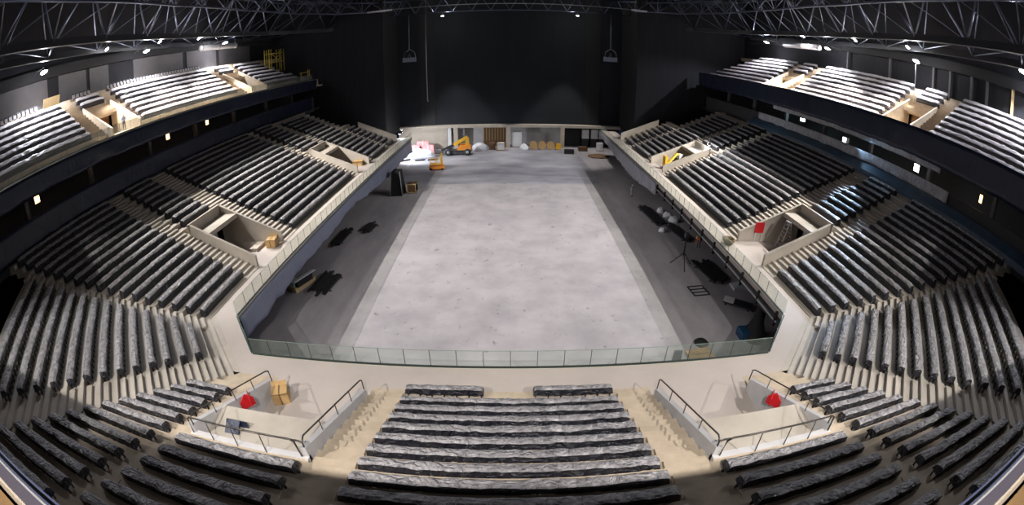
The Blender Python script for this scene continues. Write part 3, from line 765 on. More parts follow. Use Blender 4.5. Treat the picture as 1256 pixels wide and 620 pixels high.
for sx, lb in ((-1, 'pale ventilation duct under the roof edge above the upper left deck'), (1, 'pale ventilation duct under the roof edge above the upper right deck')):
    r = empty('ventilation_duct', (42.6*sx, 56.8, 26.1))
    b = MB(); b.tube([(0, -4.5, 0), (0, 5.0, 0)], 0.42, 12); b.build('duct_pipe', M['tube'], r, True)
    for y in (-4.3, 0, 4.8):
        b = MB(); b.tube([(0, y-0.08, 0), (0, y+0.08, 0)], 0.47, 12); b.build('duct_collar', M['galv'], r, True)
        b = MB(); b.tube([(0, y, 0.4), (0, y, 1.6)], 0.03, 5); b.build('hanger', M['steel_dark'], r)
    tag(r, lb, 'ventilation duct', 'ventilation ducts under the roof edge')
# ------------------------------------------------------------------ lamps
def spot(loc, target, power, color=(1,1,1), size=150, blend=0.4, rad=0.12, parent=None):
    l = bpy.data.lights.new('lamp_light', 'SPOT'); l.energy = power; l.color = color; l.spot_size = radians(size); l.spot_blend = blend; l.shadow_soft_size = rad
    o = bpy.data.objects.new('lamp_light', l); COL.objects.link(o); o.location = loc
    d = Vector(target)-Vector(loc); o.rotation_euler = d.to_track_quat('-Z', 'Y').to_euler()
    return o
def floodlight(loc, target, power, label, color=(0.93,0.95,1.0), big=True, size=150, blend=0.4, arm=0, pole=None, group='floodlights under the roof', rad=0.12, spill=420):
    loc = Vector(loc); d = (Vector(target)-loc).normalized(); q = d.to_track_quat('-Z', 'Y')
    r = empty('floodlight', loc); w = 0.5 if big else 0.3
    def rot(vs): return [tuple(q @ Vector(v)) for v in vs]
    h = MB(); h.hexa([(-w*0.6,-w*0.5,0.30),(w*0.6,-w*0.5,0.30),(w*0.6,w*0.5,0.30),(-w*0.6,w*0.5,0.30)], [(-w,-w*0.8,0.06),(w,-w*0.8,0.06),(w,w*0.8,0.06),(-w,w*0.8,0.06)]); h.v = rot(h.v)
    h.build('housing', M['steel_dark'], r)
    h = MB(); h.lathe([(0.02,0.055),(w*0.75,0.05),(w*0.9,0.03),(w*0.8,-0.02),(0.02,-0.06)], (0,0,0), 16); h.v = rot(h.v)
    h.build('lens', M['lamp'] if big else M['lamp_small'], r, True)
    h = MB()
    if pole: h.tube([(0,0,0.2), (0, 0, pole-loc.z)], 0.05, 6)
    elif arm: h.tube([(0,0,0.2), (0,0,0.5), (arm,0,0.5)], 0.05, 6)
    else: h.tube([(0,0,0.25), (0,0,0.9)], 0.04, 6)
    h.build('bracket', M['galv'], r)
    l = spot(loc+d*0.12, target, power, color, size, blend, rad=rad)
    pl = bpy.data.lights.new('lamp_spill', 'POINT'); pl.energy = spill; pl.color = color; pl.shadow_soft_size = 0.2  # extra point light added at each lamp to fill roof and walls
    po = bpy.data.objects.new('lamp_spill', pl); COL.objects.link(po); po.location = loc+d*0.5
    tag(r, label, 'floodlight', group)
    return r
PR, PU, PE = 30000, 7500, 20000
cool = (0.87, 0.905, 1.0); neut = (1.0, 0.97, 0.93)
for i, y in enumerate((31.5, 40.6, 48.8)):
    floodlight((-41, y*1.025, 27.29), (-29.5, y+6, 5), PR, 'small floodlight on the left curved truss, %s from the viewer' % ORD[i], neut, big=False, size=84)
for i, y in enumerate((32.4, 41.6, 53.1)):
    floodlight((41, y*1.025, 27.29), (29.5, y+6, 5), PR, 'small floodlight on the right curved truss, %s from the viewer' % ORD[i], neut, big=False, size=84)
for i, y in enumerate((25.2, 42.9)):
    floodlight((-43.5, y*0.967, 26.75), (-41.4, y*0.967, 18), PU, ('bright floodlight above the near block of the upper left deck', 'bright floodlight above the middle block of the upper left deck')[i], cool, size=138, blend=0.3, arm=-3.6)
for i, (y, z, w) in enumerate(((71.3, 26.7, 'far block'), (53.2, 26.4, 'far entrance'), (34.9, 26.5, 'near entrance'), (18.6, 28.3, 'near block'))):
    floodlight((43.5, y*0.967, 19.6+(z-19.6)*0.967), (41.4, y*0.967, 18), PU, 'bright floodlight above the %s of the upper right deck' % w, cool, size=138, blend=0.3, arm=3.6, pole=22.4 if i == 2 else None)
floodlight((-43.5, 60, 26.75), (-41.4, 60, 18), PU, 'bright floodlight above the far block of the upper left deck', cool, size=138, blend=0.3, arm=-3.6)
# near end lamps (above and behind the camera)
for x in (-17, 0, 17): floodlight((x, -5.8, 27.2), (x*0.9, 7, 6), PE, 'floodlight on the near end of the roof', neut, big=False, size=70)
for s in (-1, 1): floodlight((36.2*s, 1.2, 27.2), (25*s, 13, 8), PE, 'floodlight on the near corner of the roof', neut, big=False, size=58)

for x in (-13, 13): floodlight((x, 88.4, 28.35), (x*0.8, 88, 0), 15000, 'added fill floodlight on the far roof truss above the far floor', neut, big=False, size=56)  # two lamps added on the truss to brighten far floor and end wall
# lamps of the concourse behind the lower stands
def panel_lamp(loc, w, h, m, label, power, color, face):
    r = empty('wall_lamp', loc)
    b = MB(); b.box(-0.1 if face > 0 else -0.04, 0.04 if face > 0 else 0.1, -w, w, -h, h); b.build('housing', M['steel_dark'], r)
    b = MB(); b.box(*(sorted((0.05*face, 0.09*face))), -w*0.9, w*0.9, -h*0.9, h*0.9); b.build('lens', m, r)
    if power:
        l = bpy.data.lights.new('lamp_light', 'POINT'); l.energy = power; l.color = color; l.shadow_soft_size = 0.2
        o = bpy.data.objects.new('lamp_light', l); COL.objects.link(o); o.location = (loc[0]+0.4*face, loc[1], loc[2])
    tag(r, label, 'lamp', 'concourse lamps')
warm = (1.0, 0.62, 0.3)
for y, lb in ((19.1, 'near the left picture edge'), (39.8, 'under the middle of the upper left deck'), (48.2, 'farthest along under the upper left deck')):
    panel_lamp((-39.2, y, 15.6), 0.34, 0.42, M['lamp_warm'], 'warm orange concourse lamp %s' % lb, 40, warm, 1)
panel_lamp((39.2, 28.6, 15.05), 0.4, 0.4, M['lamp_white'], 'bright white concourse lamp behind the lower right stand', 350, (1, 0.95, 0.9), -1)
panel_lamp((39.2, 50.7, 15.25), 0.6, 0.2, M['lamp_white'], 'slim teal-white concourse lamp far along the right side', 260, (0.55, 0.9, 1.0), -1)
panel_lamp((39.2, 19.4, 15.3), 0.2, 0.4, M['lamp_warm'], 'small orange concourse lamp on the right side', 20, warm, -1)
# blue-white work lamp at the right parapet shining on the rows above the near right entrance
r = empty('work_lamp', (37.0, 38.7, 14.5))
b = MB(); b.box(-0.25, 0.25, -0.35, 0.35, 0.2, 0.8); b.build('housing', M['white'], r)
b = MB(); b.box(-0.3, -0.26, -0.3, 0.3, 0.25, 0.75); b.build('lens', M['lamp_white'], r)
b = MB(); b.box(-0.05, 0.05, -0.05, 0.05, -0.1, 0.2); b.build('bracket', M['steel_dark'], r)
tag(r, 'blue-white work lamp standing on the right parapet', 'work lamp')
spot((36.6, 38.5, 15.0), (30.2, 30.6, 9.4), 12000, (0.5, 0.72, 1.0), size=27, blend=0.6, rad=0.2)
spot((36.5, 38.2, 15.1), (37.2, 26, 13.3), 700, (0.45, 0.72, 1.0), size=60, blend=0.8, rad=0.2)
# far left work lamp that lights the white heap
floodlight((-20.5, 81.7, 6.0), (-17.3, 86.2, 0.6), 5000, 'dazzling floodlight on a pole at the far end of the left stand', (0.9, 0.95, 1.0), size=120, pole=0.0, group='floodlights at floor level')
# lamp on the rear wall of the far right entrance
floodlight((27.2, 56.3, 9.4), (25.5, 60, 7), 250, 'small white floodlight on the rear wall of the far right entrance', (0.9, 0.95, 1), big=False, size=150, group='floodlights at floor level')

# ------------------------------------------------------------------ things on the arena floor
def lumpy(name, cx, cy, rx, ry, h, m, label, cat, group=None, seed=1, z0=0.0, n=18, rough=0.35):
    b = MB(); rings = 7; vs = []; fs = []
    for i in range(rings+1):
        v = i/rings; rr = cos(v*pi/2)**0.7 if i < rings else 0.0
        for k in range(n):
            a = 2*pi*k/n; q = 1+rough*noise.noise(Vector((cos(a)*1.7, sin(a)*1.7+seed*5.1, v*2.2)))
            vs.append((rx*rr*q*cos(a), ry*rr*q*sin(a), max(0, h*sin(v*pi/2)*(1+rough*0.8*noise.noise(Vector((cos(a)*1.3+seed*3.3, sin(a)*1.3, v*3)))))))
    for i in range(rings):
        for k in range(n): fs.append((i*n+k, i*n+(k+1)%n, (i+1)*n+(k+1)%n, (i+1)*n+k))
    fs.append(tuple(range(n-1,-1,-1)))
    b.add(vs, fs)
    o = b.build(name, m, None, True, (cx, cy, z0))
    tag(o, label, cat, group); return o

# boom lift at the far left
r = empty('boom_lift', (-10.3, 87.6, 0.02))
b = MB(); b.hexa([(-2.3,-1.0,0.55),(2.4,-1.0,0.55),(2.4,1.0,0.55),(-2.3,1.0,0.55)], [(-2.1,-0.9,1.0),(2.3,-0.9,1.05),(2.3,0.9,1.05),(-2.1,0.9,1.0)]); b.build('chassis', M['steel_dark'], r)
for x in (-1.9, 1.9):
    for y in (-1.1, 1.1):
        b = MB(); b.lathe([(0.2,-0.2),(0.62,-0.2),(0.68,-0.12),(0.68,0.12),(0.62,0.2),(0.2,0.2)], (x, y, 0.68), 18, 'y'); wh = b.build('wheel', M['rubber'], r, True)
        b = MB(); b.lathe([(0.05,-0.23),(0.28,-0.23),(0.3,0),(0.28,0.23),(0.05,0.23)], (x, y, 0.68), 12, 'y'); b.build('hub', M['galv'], wh, True)
b = MB(); b.hexa([(-0.2,-0.95,1.05),(2.6,-0.95,1.05),(2.6,0.95,1.05),(-0.2,0.95,1.05)], [(0.3,-0.8,2.1),(2.5,-0.85,1.9),(2.5,0.85,1.9),(0.3,0.8,2.1)]); b.build('turret', M['orange'], r)
b = MB(); b.beam((1.9, 0, 3.6), (-0.9, 0, 2.0), 0.55, 0.6); b.build('boom', M['yellow'], r)
b = MB(); b.beam((-0.6, 0, 2.15), (-3.4, 0, 0.95), 0.38, 0.42); b.build('boom_tip', M['steel_dark'], r)
b = MB(); b.box(-4.5, -3.1, -0.9, 0.9, 0.45, 0.6)
for x in (-4.45, -3.15):
    for y in (-0.85, 0.85): b.box(x-0.04, x+0.04, y-0.04, y+0.04, 0.6, 1.5)
b.box(-4.5, -3.1, -0.88, -0.82, 1.42, 1.5); b.box(-4.5, -3.1, 0.82, 0.88, 1.42, 1.5); b.box(-4.5, -4.42, -0.88, 0.88, 1.42, 1.5); b.build('platform', M['steel_dark'], r)
b = MB(); b.hexa([(1.4,-0.3,2.0),(2.3,-0.3,2.0),(2.3,0.3,2.0),(1.4,0.3,2.0)], [(1.6,-0.25,3.5),(2.1,-0.25,3.5),(2.1,0.25,3.5),(1.6,0.25,3.5)]); b.build('boom_support', M['yellow'], r)
tag(r, 'yellow boom lift on four black wheels with a lowered dark boom', 'boom lift')

# mast lift (orange) in front
r = empty('mast_lift', (-12.8, 75.8, 0.02))
b = MB(); b.box(-1.3, 1.3, -0.7, 0.7, 0.2, 0.7); b.build('base', M['orange'], r)
for x in (-1.0, 1.0):
    for y in (-0.6, 0.6):
        b = MB(); b.lathe([(0.05,-0.1),(0.22,-0.1),(0.24,0),(0.22,0.1),(0.05,0.1)], (x, y, 0.24), 12, 'y'); b.build('wheel', M['rubber'], r, True)
b = MB(); b.box(0.75, 1.05, -0.2, 0.2, 0.7, 2.9); b.build('mast', M['yellow'], r)
b = MB(); b.box(-1.2, 0.8, -0.6, 0.6, 1.0, 1.1)
for x in (-1.17, -0.2, 0.75):
    for y in (-0.57, 0.57): b.box(x-0.03, x+0.03, y-0.03, y+0.03, 1.1, 2.0)
for y in (-0.57, 0.57): b.box(-1.2, 0.78, y-0.03, y+0.03, 1.95, 2.02); b.box(-1.2, 0.78, y-0.02, y+0.02, 1.5, 1.55)
b.build('cage', M['yellow'], r)
tag(r, 'small orange mast lift with yellow cage on the grey floor', 'mast lift')

# the heap at the far left corner
lumpy('tarpaulin_heap', -17.6, 85.6, 3.1, 1.4, 1.7, M['tarp'], 'white tarpaulin heap glaring under the far left floodlight', 'tarpaulin', seed=2)
for i, (x, y, z, l, ry) in enumerate([(-19.4, 88.3, 1.5, 2.2, 0.1), (-16.5, 88.3, 1.5, 2.5, -0.08), (-17.9, 90.0, 2.0, 2.6, 0.03)]):
    r = empty('wrapped_bundle', (x, y, 0.02), ry)
    b = MB(); b.hexa([(-l/2,-0.5,0),(l/2,-0.5,0),(l/2,0.5,0),(-l/2,0.5,0)], [(-l/2+0.1,-0.42,z+0.55),(l/2-0.1,-0.42,z+0.45),(l/2-0.1,0.42,z+0.5),(-l/2+0.1,0.42,z+0.5)]); b.build('wrap', M['pink'], r)
    b = MB(); b.box(-0.06, 0.06, -0.46, 0.46, z*0.3, z+0.6); b.build('strap', M['white'], r)
    tag(r, ['pink wrapped bundle behind the left end of the white heap', 'pink wrapped bundle behind the right end of the white heap', 'taller pink wrapped bundle against the far left wall'][i], 'bundle', 'pink bundles behind the heap')
for i, (x, y, rz) in enumerate([(-20.3, 83.2, 0.5), (-17.4, 83.0, 0.2), (-14.9, 83.2, 0.15)]):
    r = empty('steel_offcuts', (x, y, 0.02), rz)
    for k in range(4):
        b = MB(); b.box(-0.9+0.1*k, 0.9+0.08*k, -0.25+0.13*k, -0.16+0.13*k, 0.0, 0.16+0.05*(k % 2)); b.build('bar', M['black'], r)
    tag(r, ['dark steel offcuts at the left foot of the white heap', 'dark steel offcuts before the middle of the white heap', 'dark steel offcuts at the right foot of the white heap'][i], 'steel bars', 'dark offcuts before the heap')
# goods along the far wall
def crate(x, y, w, d, h, m, label, cat, slats=True, rz=0, name='crate', group='goods along the far wall', m2=None, z=0.02):
    r = empty(name, (x, y, z), rz)
    b = MB(); b.box(-w/2, w/2, -d/2, d/2, 0.12, h); b.build('body', m, r)
    b = MB()
    for k in (-1, 0, 1): b.box(-w/2, w/2, k*d*0.42-0.06, k*d*0.42+0.06, 0, 0.12)
    b.build('skid', M['brownwood'], r)
    if slats:
        b = MB(); q = 0.02
        for zz in (0.18, h-0.1): b.box(-w/2-q, w/2+q, -d/2-q, d/2+q, zz-0.05, zz+0.05)
        for xx in (-w/2+0.06, w/2-0.06): b.box(xx-0.06, xx+0.06, -d/2-q-0.01, d/2+q+0.01, 0.12, h)
        b.build('batten', m2 or m, r)
    tag(r, label, cat, group)
lumpy('sack_pile', -6.2, 91.3, 1.6, 0.9, 1.5, M['tarp'], 'whitish sheeted sack pile before the far wall, right of the boom lift', 'sack pile', 'goods along the far wall', seed=5, z0=0.02)
lumpy('sack_pile', -8.9, 92.0, 0.8, 0.7, 1.7, M['card'], 'tan sheeted bundle before the far wall beside the boom lift', 'sack pile', 'goods along the far wall', seed=6, z0=0.02)
crate(-1.9, 91.2, 1.7, 1.2, 1.6, M['white'], 'pale boxed crate just left of the middle far pillar', 'crate', m2=M['card'])
crate(-3.7, 92.2, 1.2, 1.0, 1.5, M['brownwood'], 'dark brown crate left of the pale crate by the far wall', 'crate')
crate(1.5, 94.5, 2.0, 0.8, 3.4, M['white'], 'tall white board crate right of the middle far pillar', 'crate', slats=False)
lumpy('sack_pile', 2.9, 91.8, 0.85, 0.8, 1.2, M['tarp'], 'low whitish sack pile right of the tall white board crate', 'sack pile', 'goods along the far wall', seed=8, z0=0.02)
for i, x in enumerate((4.9, 6.7, 8.5)):
    r = empty('cable_drum', (x, 92.3, 0.02))
    b = MB(); b.lathe([(0.85,-0.4),(0.85,-0.32)], (0,0,0.85), 20, 'y'); b.lathe([(0.85,0.32),(0.85,0.4)], (0,0,0.85), 20, 'y'); b.build('flange', M['card'], r)
    b = MB(); b.lathe([(0.5,-0.33),(0.5,0.33)], (0,0,0.85), 20, 'y'); b.build('winding', M['orange'], r)
    tag(r, ['tan cable drum by the far wall, left of its trio', 'tan cable drum by the far wall, middle of its trio', 'tan cable drum by the far wall, right of its trio'][i], 'cable drum', 'cable drums by the far wall')
crate(10.1, 92.2, 1.1, 0.9, 1.3, M['yellow'], 'yellow tool chest beside the right far pillar', 'tool chest', name='tool_chest')
crate(11.9, 88.2, 1.9, 1.0, 0.9, M['black'], 'low black chest on the floor before the right far pillar', 'chest', name='storage_chest', slats=False)
for i, x in enumerate((16.4, 18.4, 20.2)):
    r = empty('wall_cabinet', (x, 95.9, 1.9))
    b = MB(); b.box(-0.75, 0.75, -0.4, 0.4, 0, 2.0); b.build('cabinet_body', M['white'], r)
    b = MB(); b.box(-0.7, 0.7, -0.45, -0.4, 0.05, 1.95); d_ = b.build('cabinet_door', M['white'], r)
    b = MB(); b.box(0.5, 0.56, -0.5, -0.45, 0.9, 1.1); b.build('handle', M['steel_dark'], d_)
    b = MB(); b.box(-0.7, 0.7, 0.1, 0.4, -1.9, 0); b.build('stand', M['steel_dark'], r)
    tag(r, ['white cabinet in the dark far right bay, left of three', 'white cabinet in the dark far right bay, middle of three', 'white cabinet in the dark far right bay, right of three'][i], 'cabinet', 'white cabinets in the far right bay')
crate(18.9, 92.0, 1.3, 0.9, 1.7, M['white'], 'white carton on the floor below the far right cabinets', 'carton', name='carton', slats=False)
crate(15.2, 91.3, 1.8, 1.0, 0.9, M['brownwood'], 'reddish timber stack at the foot of the far right bay', 'timber stack', name='timber_stack')
lumpy('rubble_heap', 17.6, 86.0, 2.2, 1.5, 0.5, M['brownwood'], 'low reddish rubble heap by the far right corner', 'rubble', seed=11, z0=0.02)
r = empty('roller_shutter', (-2.6, 97.2, 0))
b = MB(); b.box(-3.2, 1.9, 0.0, 0.2, 0.0, 4.2); b.build('shutter_panel', M['brownwood'], r)
b = MB()
for k in range(9): b.box(-3.2+0.62*k, -3.1+0.62*k, -0.06, 0.0, 1.0, 4.2)
b.build('shutter_rib', M['wood'], r)
tag(r, 'brown timber hoarding in the bay left of the middle far pillar', 'hoarding')

# left under the stand: table pile, steel bundles, black towers, crate
r = empty('pallet_stack', (-19.9, 34.3, 0.0), radians(68))
b = MB()
for k in range(3):
    z = 0.16*k
    for i in range(6): b.box(-1.5+0.5*i, -1.15+0.5*i, -0.6, 0.6, z+0.09, z+0.14)
    for yy in (-0.55, 0, 0.55): b.box(-1.5, 1.35, yy-0.05, yy+0.05, z, z+0.09)
b.build('pallet', M['wood'], r)
b = MB(); b.box(-1.2, 0.9, -0.75, -0.1, 0.48, 1.1); b.build('carton', M['black'], r)
b = MB(); b.box(-1.5, 1.4, -0.72, -0.3, 1.1, 1.18); b.build('board', M['white'], r)
b = MB(); b.box(-1.4, -0.4, -0.3, 0.5, 0.48, 0.9); b.build('sheet_pack', M['tarp'], r)
tag(r, 'pallet load with pale boards under the left drape', 'pallet load')
def bar_bundle(x, y, rz, n, L, label, m='black', rad=0.09, seed=1, group='dark steel bundles on the floor'):
    rn = random.Random(seed); r = empty('steel_bundle', (x, y, 0.0), rz)
    for i in range(n):
        yy = -0.24*(n-1)/2+0.24*i; off = rn.uniform(-0.5, 0.5); l = L*rn.uniform(0.75, 1.0)
        b = MB(); b.box(off-l/2, off+l/2, yy-rad, yy+rad, 0.10, 0.10+2*rad); b.build('steel_bar', M[m], r)
    for xx in (-L*0.3, L*0.3):
        b = MB(); b.box(xx, xx+0.12, -0.14*n, 0.14*n, 0, 0.10); b.build('bearer', M['brownwood'], r)
    tag(r, label, 'steel bundle', group)
bar_bundle(-17.5, 34.6, radians(84), 9, 4.2, 'dark steel bar bundle beside the pallet load, left floor', seed=3)
bar_bundle(-17.0, 48.4, radians(80), 6, 3.0, 'dark steel bar bundle farther up the left floor', seed=4)
bar_bundle(-19.6, 45.5, radians(88), 5, 5.0, 'dark bars half hidden under the left drape', seed=5)
bar_bundle(18.4, 52.6, radians(-84), 7, 7.0, 'dark pipe bundle at the far end of the right floor strip', m='steel_dark', seed=6)
bar_bundle(20.2, 46.6, radians(-80), 6, 6.0, 'dark pipe bundle beside the white sacks, right floor', m='steel_dark', seed=7)
bar_bundle(20.2, 36.6, radians(-82), 9, 5.0, 'dark mat stack on the right floor below the railing', seed=8)
r = empty('draped_tower', (-16.6, 62.2, 0))
b = MB(); b.hexa([(-0.9,-1.3,0.0),(0.9,-1.3,0.0),(0.9,1.3,0.0),(-0.9,1.3,0.0)], [(-0.6,-0.9,3.6),(0.6,-0.9,3.6),(0.6,0.9,3.6),(-0.6,0.9,3.6)]); b.build('black_cloth', M['black'], r)
for x in (-0.95, 0.95):
    b = MB(); b.tube([(x, -1.4, 0), (x*0.7, -0.95, 3.6)], 0.06, 6); b.build('pole', M['galv'], r, True)
tag(r, 'black draped frame standing at the left floor edge', 'draped frame')
crate(-14.5, 62.6, 1.4, 1.3, 1.5, M['brownwood'], 'olive brown crate beside the black draped frame, left floor', 'crate', m2=M['wood'], group='goods on the left floor', z=0)
# right floor strip
for i, (x, y, r_, h) in enumerate([(20.2, 54.2, 0.5, 1.1), (20.7, 52.6, 0.6, 1.0), (21.0, 50.9, 0.65, 1.1), (18.2, 47.4, 0.4, 0.8)]):
    lumpy('plastic_sack', x, y, r_*1.15, r_, h*0.6, M['tarp'], ['white sack at the head of the right pipe bundles', 'second white sack among the right pipe bundles', 'largest white sack beside the right pipe bundles', 'small white sack nearest the worker, right floor'][i], 'sack', 'white sacks on the right floor', seed=20+i)
r = empty('tripod_stand', (17.4, 38.2, 0))
for a in (0.4, 2.5, 4.6):
    b = MB(); b.tube([(1.3*cos(a), 1.3*sin(a), 0), (0.05*cos(a), 0.05*sin(a), 1.5)], 0.05, 6); b.build('leg', M['black'], r, True)
b = MB(); b.tube([(0, 0, 1.2), (0, 0, 3.4)], 0.08, 8); b.build('mast', M['black'], r, True)
b = MB(); b.box(-0.2, 0.2, -0.15, 0.15, 3.2, 3.7); b.build('winch_head', M['steel_dark'], r)
tag(r, 'black tripod lifting stand on the right floor', 'lifting stand')
r = empty('floor_ladder', (17.3, 33.2, 0), 0.1)
b = MB()
for k in range(4): b.box(-0.8, 0.8, -0.9+0.55*k, -0.84+0.55*k, 0.0, 0.1)
for x in (-0.8, 0.8): b.box(x-0.04, x+0.04, -0.9, 0.8, 0.0, 0.1)
b.build('ladder_frame', M['black'], r)
tag(r, 'dark ladder frame lying on the right floor before the tripod stand', 'ladder')
b = MB(); b.add([(-0.9,-0.7,0.02),(0.9,-0.7,0.02),(0.8,0.7,0.02),(-0.8,0.7,0.02),(-0.85,-0.65,0.22),(0.85,-0.65,0.10),(0.78,0.65,0.32),(-0.75,0.62,0.15)], [(3,2,1,0),(4,5,6,7),(0,1,5,4),(1,2,6,5),(2,3,7,6),(3,0,4,7)])
tag(b.build('plastic_sheet', M['tarp'], None, False, (22.0, 33.6, 0)), 'bluish white folded sheet on the right floor under the rail', 'plastic sheet')
r = empty('flat_trolley', (20.4, 30.2, 0), radians(-35))
b = MB(); b.box(-1.6, 1.2, -0.6, 0.6, 0.25, 0.35); b.build('deck', M['steel_dark'], r)
for x in (-1.3, 0.9):
    for y in (-0.5, 0.5):
        b = MB(); b.lathe([(0.03,-0.04),(0.12,-0.04),(0.12,0.04),(0.03,0.04)], (x, y, 0.12), 10, 'y'); b.build('wheel', M['rubber'], r)
b = MB(); b.box(-1.6, -0.6, -0.5, 0.5, 0.36, 0.42); b.build('white_board', M['white'], r)
b = MB(); b.tube([(1.2, -0.5, 0.3), (1.35, -0.5, 1.1), (1.35, 0.5, 1.1), (1.2, 0.5, 0.3)], 0.03, 6); b.build('handle', M['steel_dark'], r, True)
tag(r, 'dark flat trolley carrying a white board, right floor', 'trolley')
r = empty('draped_column', (19.6, 25.6, 0))
b = MB(); prof = [(1.25,0.0),(1.15,0.35),(0.75,0.9),(0.5,1.6),(0.42,2.6),(0.38,3.6),(0.3,3.75),(0.02,3.8)]
b.lathe(prof, (0,0,0), 14); b.build('black_cloth', M['black'], r, True)
b = MB(); b.box(-1.5, -0.8, -0.5, 0.6, 0, 0.75); b.build('blue_case', M['blue'], r)
tag(r, 'tall black draped column with a blue case, right near floor corner', 'draped column')
b = MB(); b.lathe([(0.02,0.0),(0.55,0.0),(0.6,0.12),(0.4,0.3),(0.02,0.32)], (0,0,0), 14)
tag(b.build('cable_coil', M['black'], None, True, (14.5, 25.2, 0.0)), 'black cable coil on the dark floor behind the near glass', 'cable coil')
r = empty('slatted_pallet', (13.9, 23.6, 0.03), 0.15)
b = MB()
for k in range(9): b.box(-1.0, 1.0, -0.8+0.19*k, -0.68+0.19*k, 0.1, 0.13)
for x in (-0.9, 0, 0.9): b.box(x-0.05, x+0.05, -0.8, 0.84, 0, 0.1)
b.build('slats', M['card'], r); tag(r, 'pale slatted pallet on the floor behind the near glass, right end', 'pallet')
b = MB(); b.hexa([(-0.35,-0.06,0),(0.35,-0.06,0),(0.35,0.06,0),(-0.35,0.06,0)], [(-0.3,-0.04,1.7),(0.3,-0.04,1.7),(0.3,0.06,1.7),(-0.3,0.06,1.7)])
tag(b.build('board', M['panel'], None, False, (11.3, 22.4, 0.03)), 'grey board standing on the slab behind the near glass', 'board')

# ------------------------------------------------------------------ things in the entrances and on the walkway
def pentagon(s, label):
    r = empty('red_sign', (X_(-11.88, s), 12.0, 6.42)); sx = -s
    w = 0.36; pts = [(-w, 0.0), (w, 0.0), (w, 0.42), (0, 0.78), (-w, 0.42)]
    for k, a in ((-1, radians(38)), (1, radians(-38))):     # two leaves meeting in a point away from the wall
        vs = []
        for off in (0.0, 0.03):
            for p in pts:
                u = p[0]+w
                vs.append((sx*(0.02+u*sin(abs(a))+off), k*(w*1.15-u*cos(a)), p[1]))
        b = MB(); b.add(vs, [(0,1,2,3,4), (9,8,7,6,5)]+[(i, (i+1) % 5, 5+(i+1) % 5, 5+i) for i in range(5)]); b.build('sign_leaf', M['red'], r)
    b = MB(); b.box(*sorted((0.0, 0.05*sx)), -0.4, 0.4, 0.1, 0.3); b.build('wall_plate', M['red'], r)
    tag(r, label, 'sign', 'red signs in the near entrance pits')
pentagon(-1, 'red pointed sign on the wall of the left entrance pit')
pentagon(1, 'red pointed sign on the wall of the right entrance pit')
def carton(x, y, z, w, d, h, rz, label, group='cartons on the stands'):
    r = empty('cardboard_box', (x, y, z), rz)
    b = MB(); b.box(-w/2, w/2, -d/2, d/2, 0, h); b.build('box_body', M['card'], r)
    b = MB(); b.add([(-w/2,-d/2,h),(w/2,-d/2,h),(w/2,-d/2-0.18,h+0.12),(-w/2,-d/2-0.18,h+0.12)], [(0,1,2,3)]); b.build('box_flap', M['card'], r); b = MB(); b.add([(-w/2,d/2,h),(w/2,d/2,h),(w/2,d/2+0.1,h+0.2),(-w/2,d/2+0.1,h+0.2)], [(3,2,1,0)]); b.build('box_flap', M['card'], r)
    b = MB(); b.box(-0.04, 0.04, -d/2-0.004, d/2+0.004, -0.0, h+0.004); b.build('tape', M['brownwood'], r)
    tag(r, label, 'cardboard box', group)
carton(-11.2, 14.0, ZW, 0.85, 0.7, 0.7, 0.4, 'open cardboard box at the mouth of the left entrance pit')
carton(-21.2, 32.5, ZW, 0.9, 1.1, 0.7, 0.2, 'cardboard box on the floor of the near left stand entrance')
b = MB(); b.box(-1.3, 1.1, -0.8, 0.8, 0.0, 0.28); tag(b.build('board_stack', M['beige'], None, False, (-23.3, 32.0, ZW)), 'low pale board stack beside the box, near left entrance', 'board stack')
carton(-22.0, 60.6, ZW, 1.4, 0.9, 0.6, 0.1, 'orange-brown carton in the far left stand entrance')
b = MB(); b.box(-0.5, 0.5, -0.02, 0.02, 0, 0.34); b.add([(-0.5,-0.03,0.34),(0.2,-0.03,0.36),(0.2,-0.5,0.05),(-0.5,-0.5,0.03)], [(0,1,2,3)])
tag(b.build('dark_banner', M['navy'], None, False, (-10.5, 9.6, ZW+2.66)), 'dark blue cloth lying on the slab of the left entrance pit', 'cloth')
# near right stand entrance: A-frame ladder and red board
r = empty('step_ladder', (24.6, 31.4, ZW))
for sx in (-1, 1):
    b = MB(); 
    for yy in (-0.3, 0.3): b.tube([(0.75*sx, yy*1.3, 0), (0.08*sx, yy, 2.7)], 0.05, 6)
    for k in range(7): u = (k+0.7)/7.5; b.tube([(0.75*sx*(1-u)+0.08*sx*u, -0.38, 2.7*u), (0.75*sx*(1-u)+0.08*sx*u, 0.38, 2.7*u)], 0.03, 5)
    b.build('ladder_side', M['galv'], r)
b = MB(); b.box(-0.12, 0.12, -0.35, 0.35, 2.68, 2.74); b.build('ladder_cap', M['galv'], r)
tag(r, 'metal step ladder standing in the near right stand entrance', 'ladder')
r = empty('red_board', (22.6, 33.15, ZW))
b = MB(); b.box(-0.5, 0.5, 0, 0.06, 0.9, 1.9); b.build('board_panel', M['red'], r)
b = MB(); b.box(-0.4, -0.33, 0, 0.06, 0, 0.9); b.build('board_leg', M['white'], r); b = MB(); b.box(0.33, 0.4, 0, 0.06, 0, 0.9); b.build('board_leg', M['white'], r)
tag(r, 'dark red board against the wall of the near right entrance', 'board')
b = MB(); b.lathe([(0.35,0),(0.55,0.35),(0.6,0.55),(0.5,0.58),(0.45,0.2),(0.02,0.1)], (0,0,0), 16)
tag(b.build('basket', M['basket'], None, True, (19.1, 32.6, ZW)), 'brown basket on the walkway behind the right glass', 'basket')
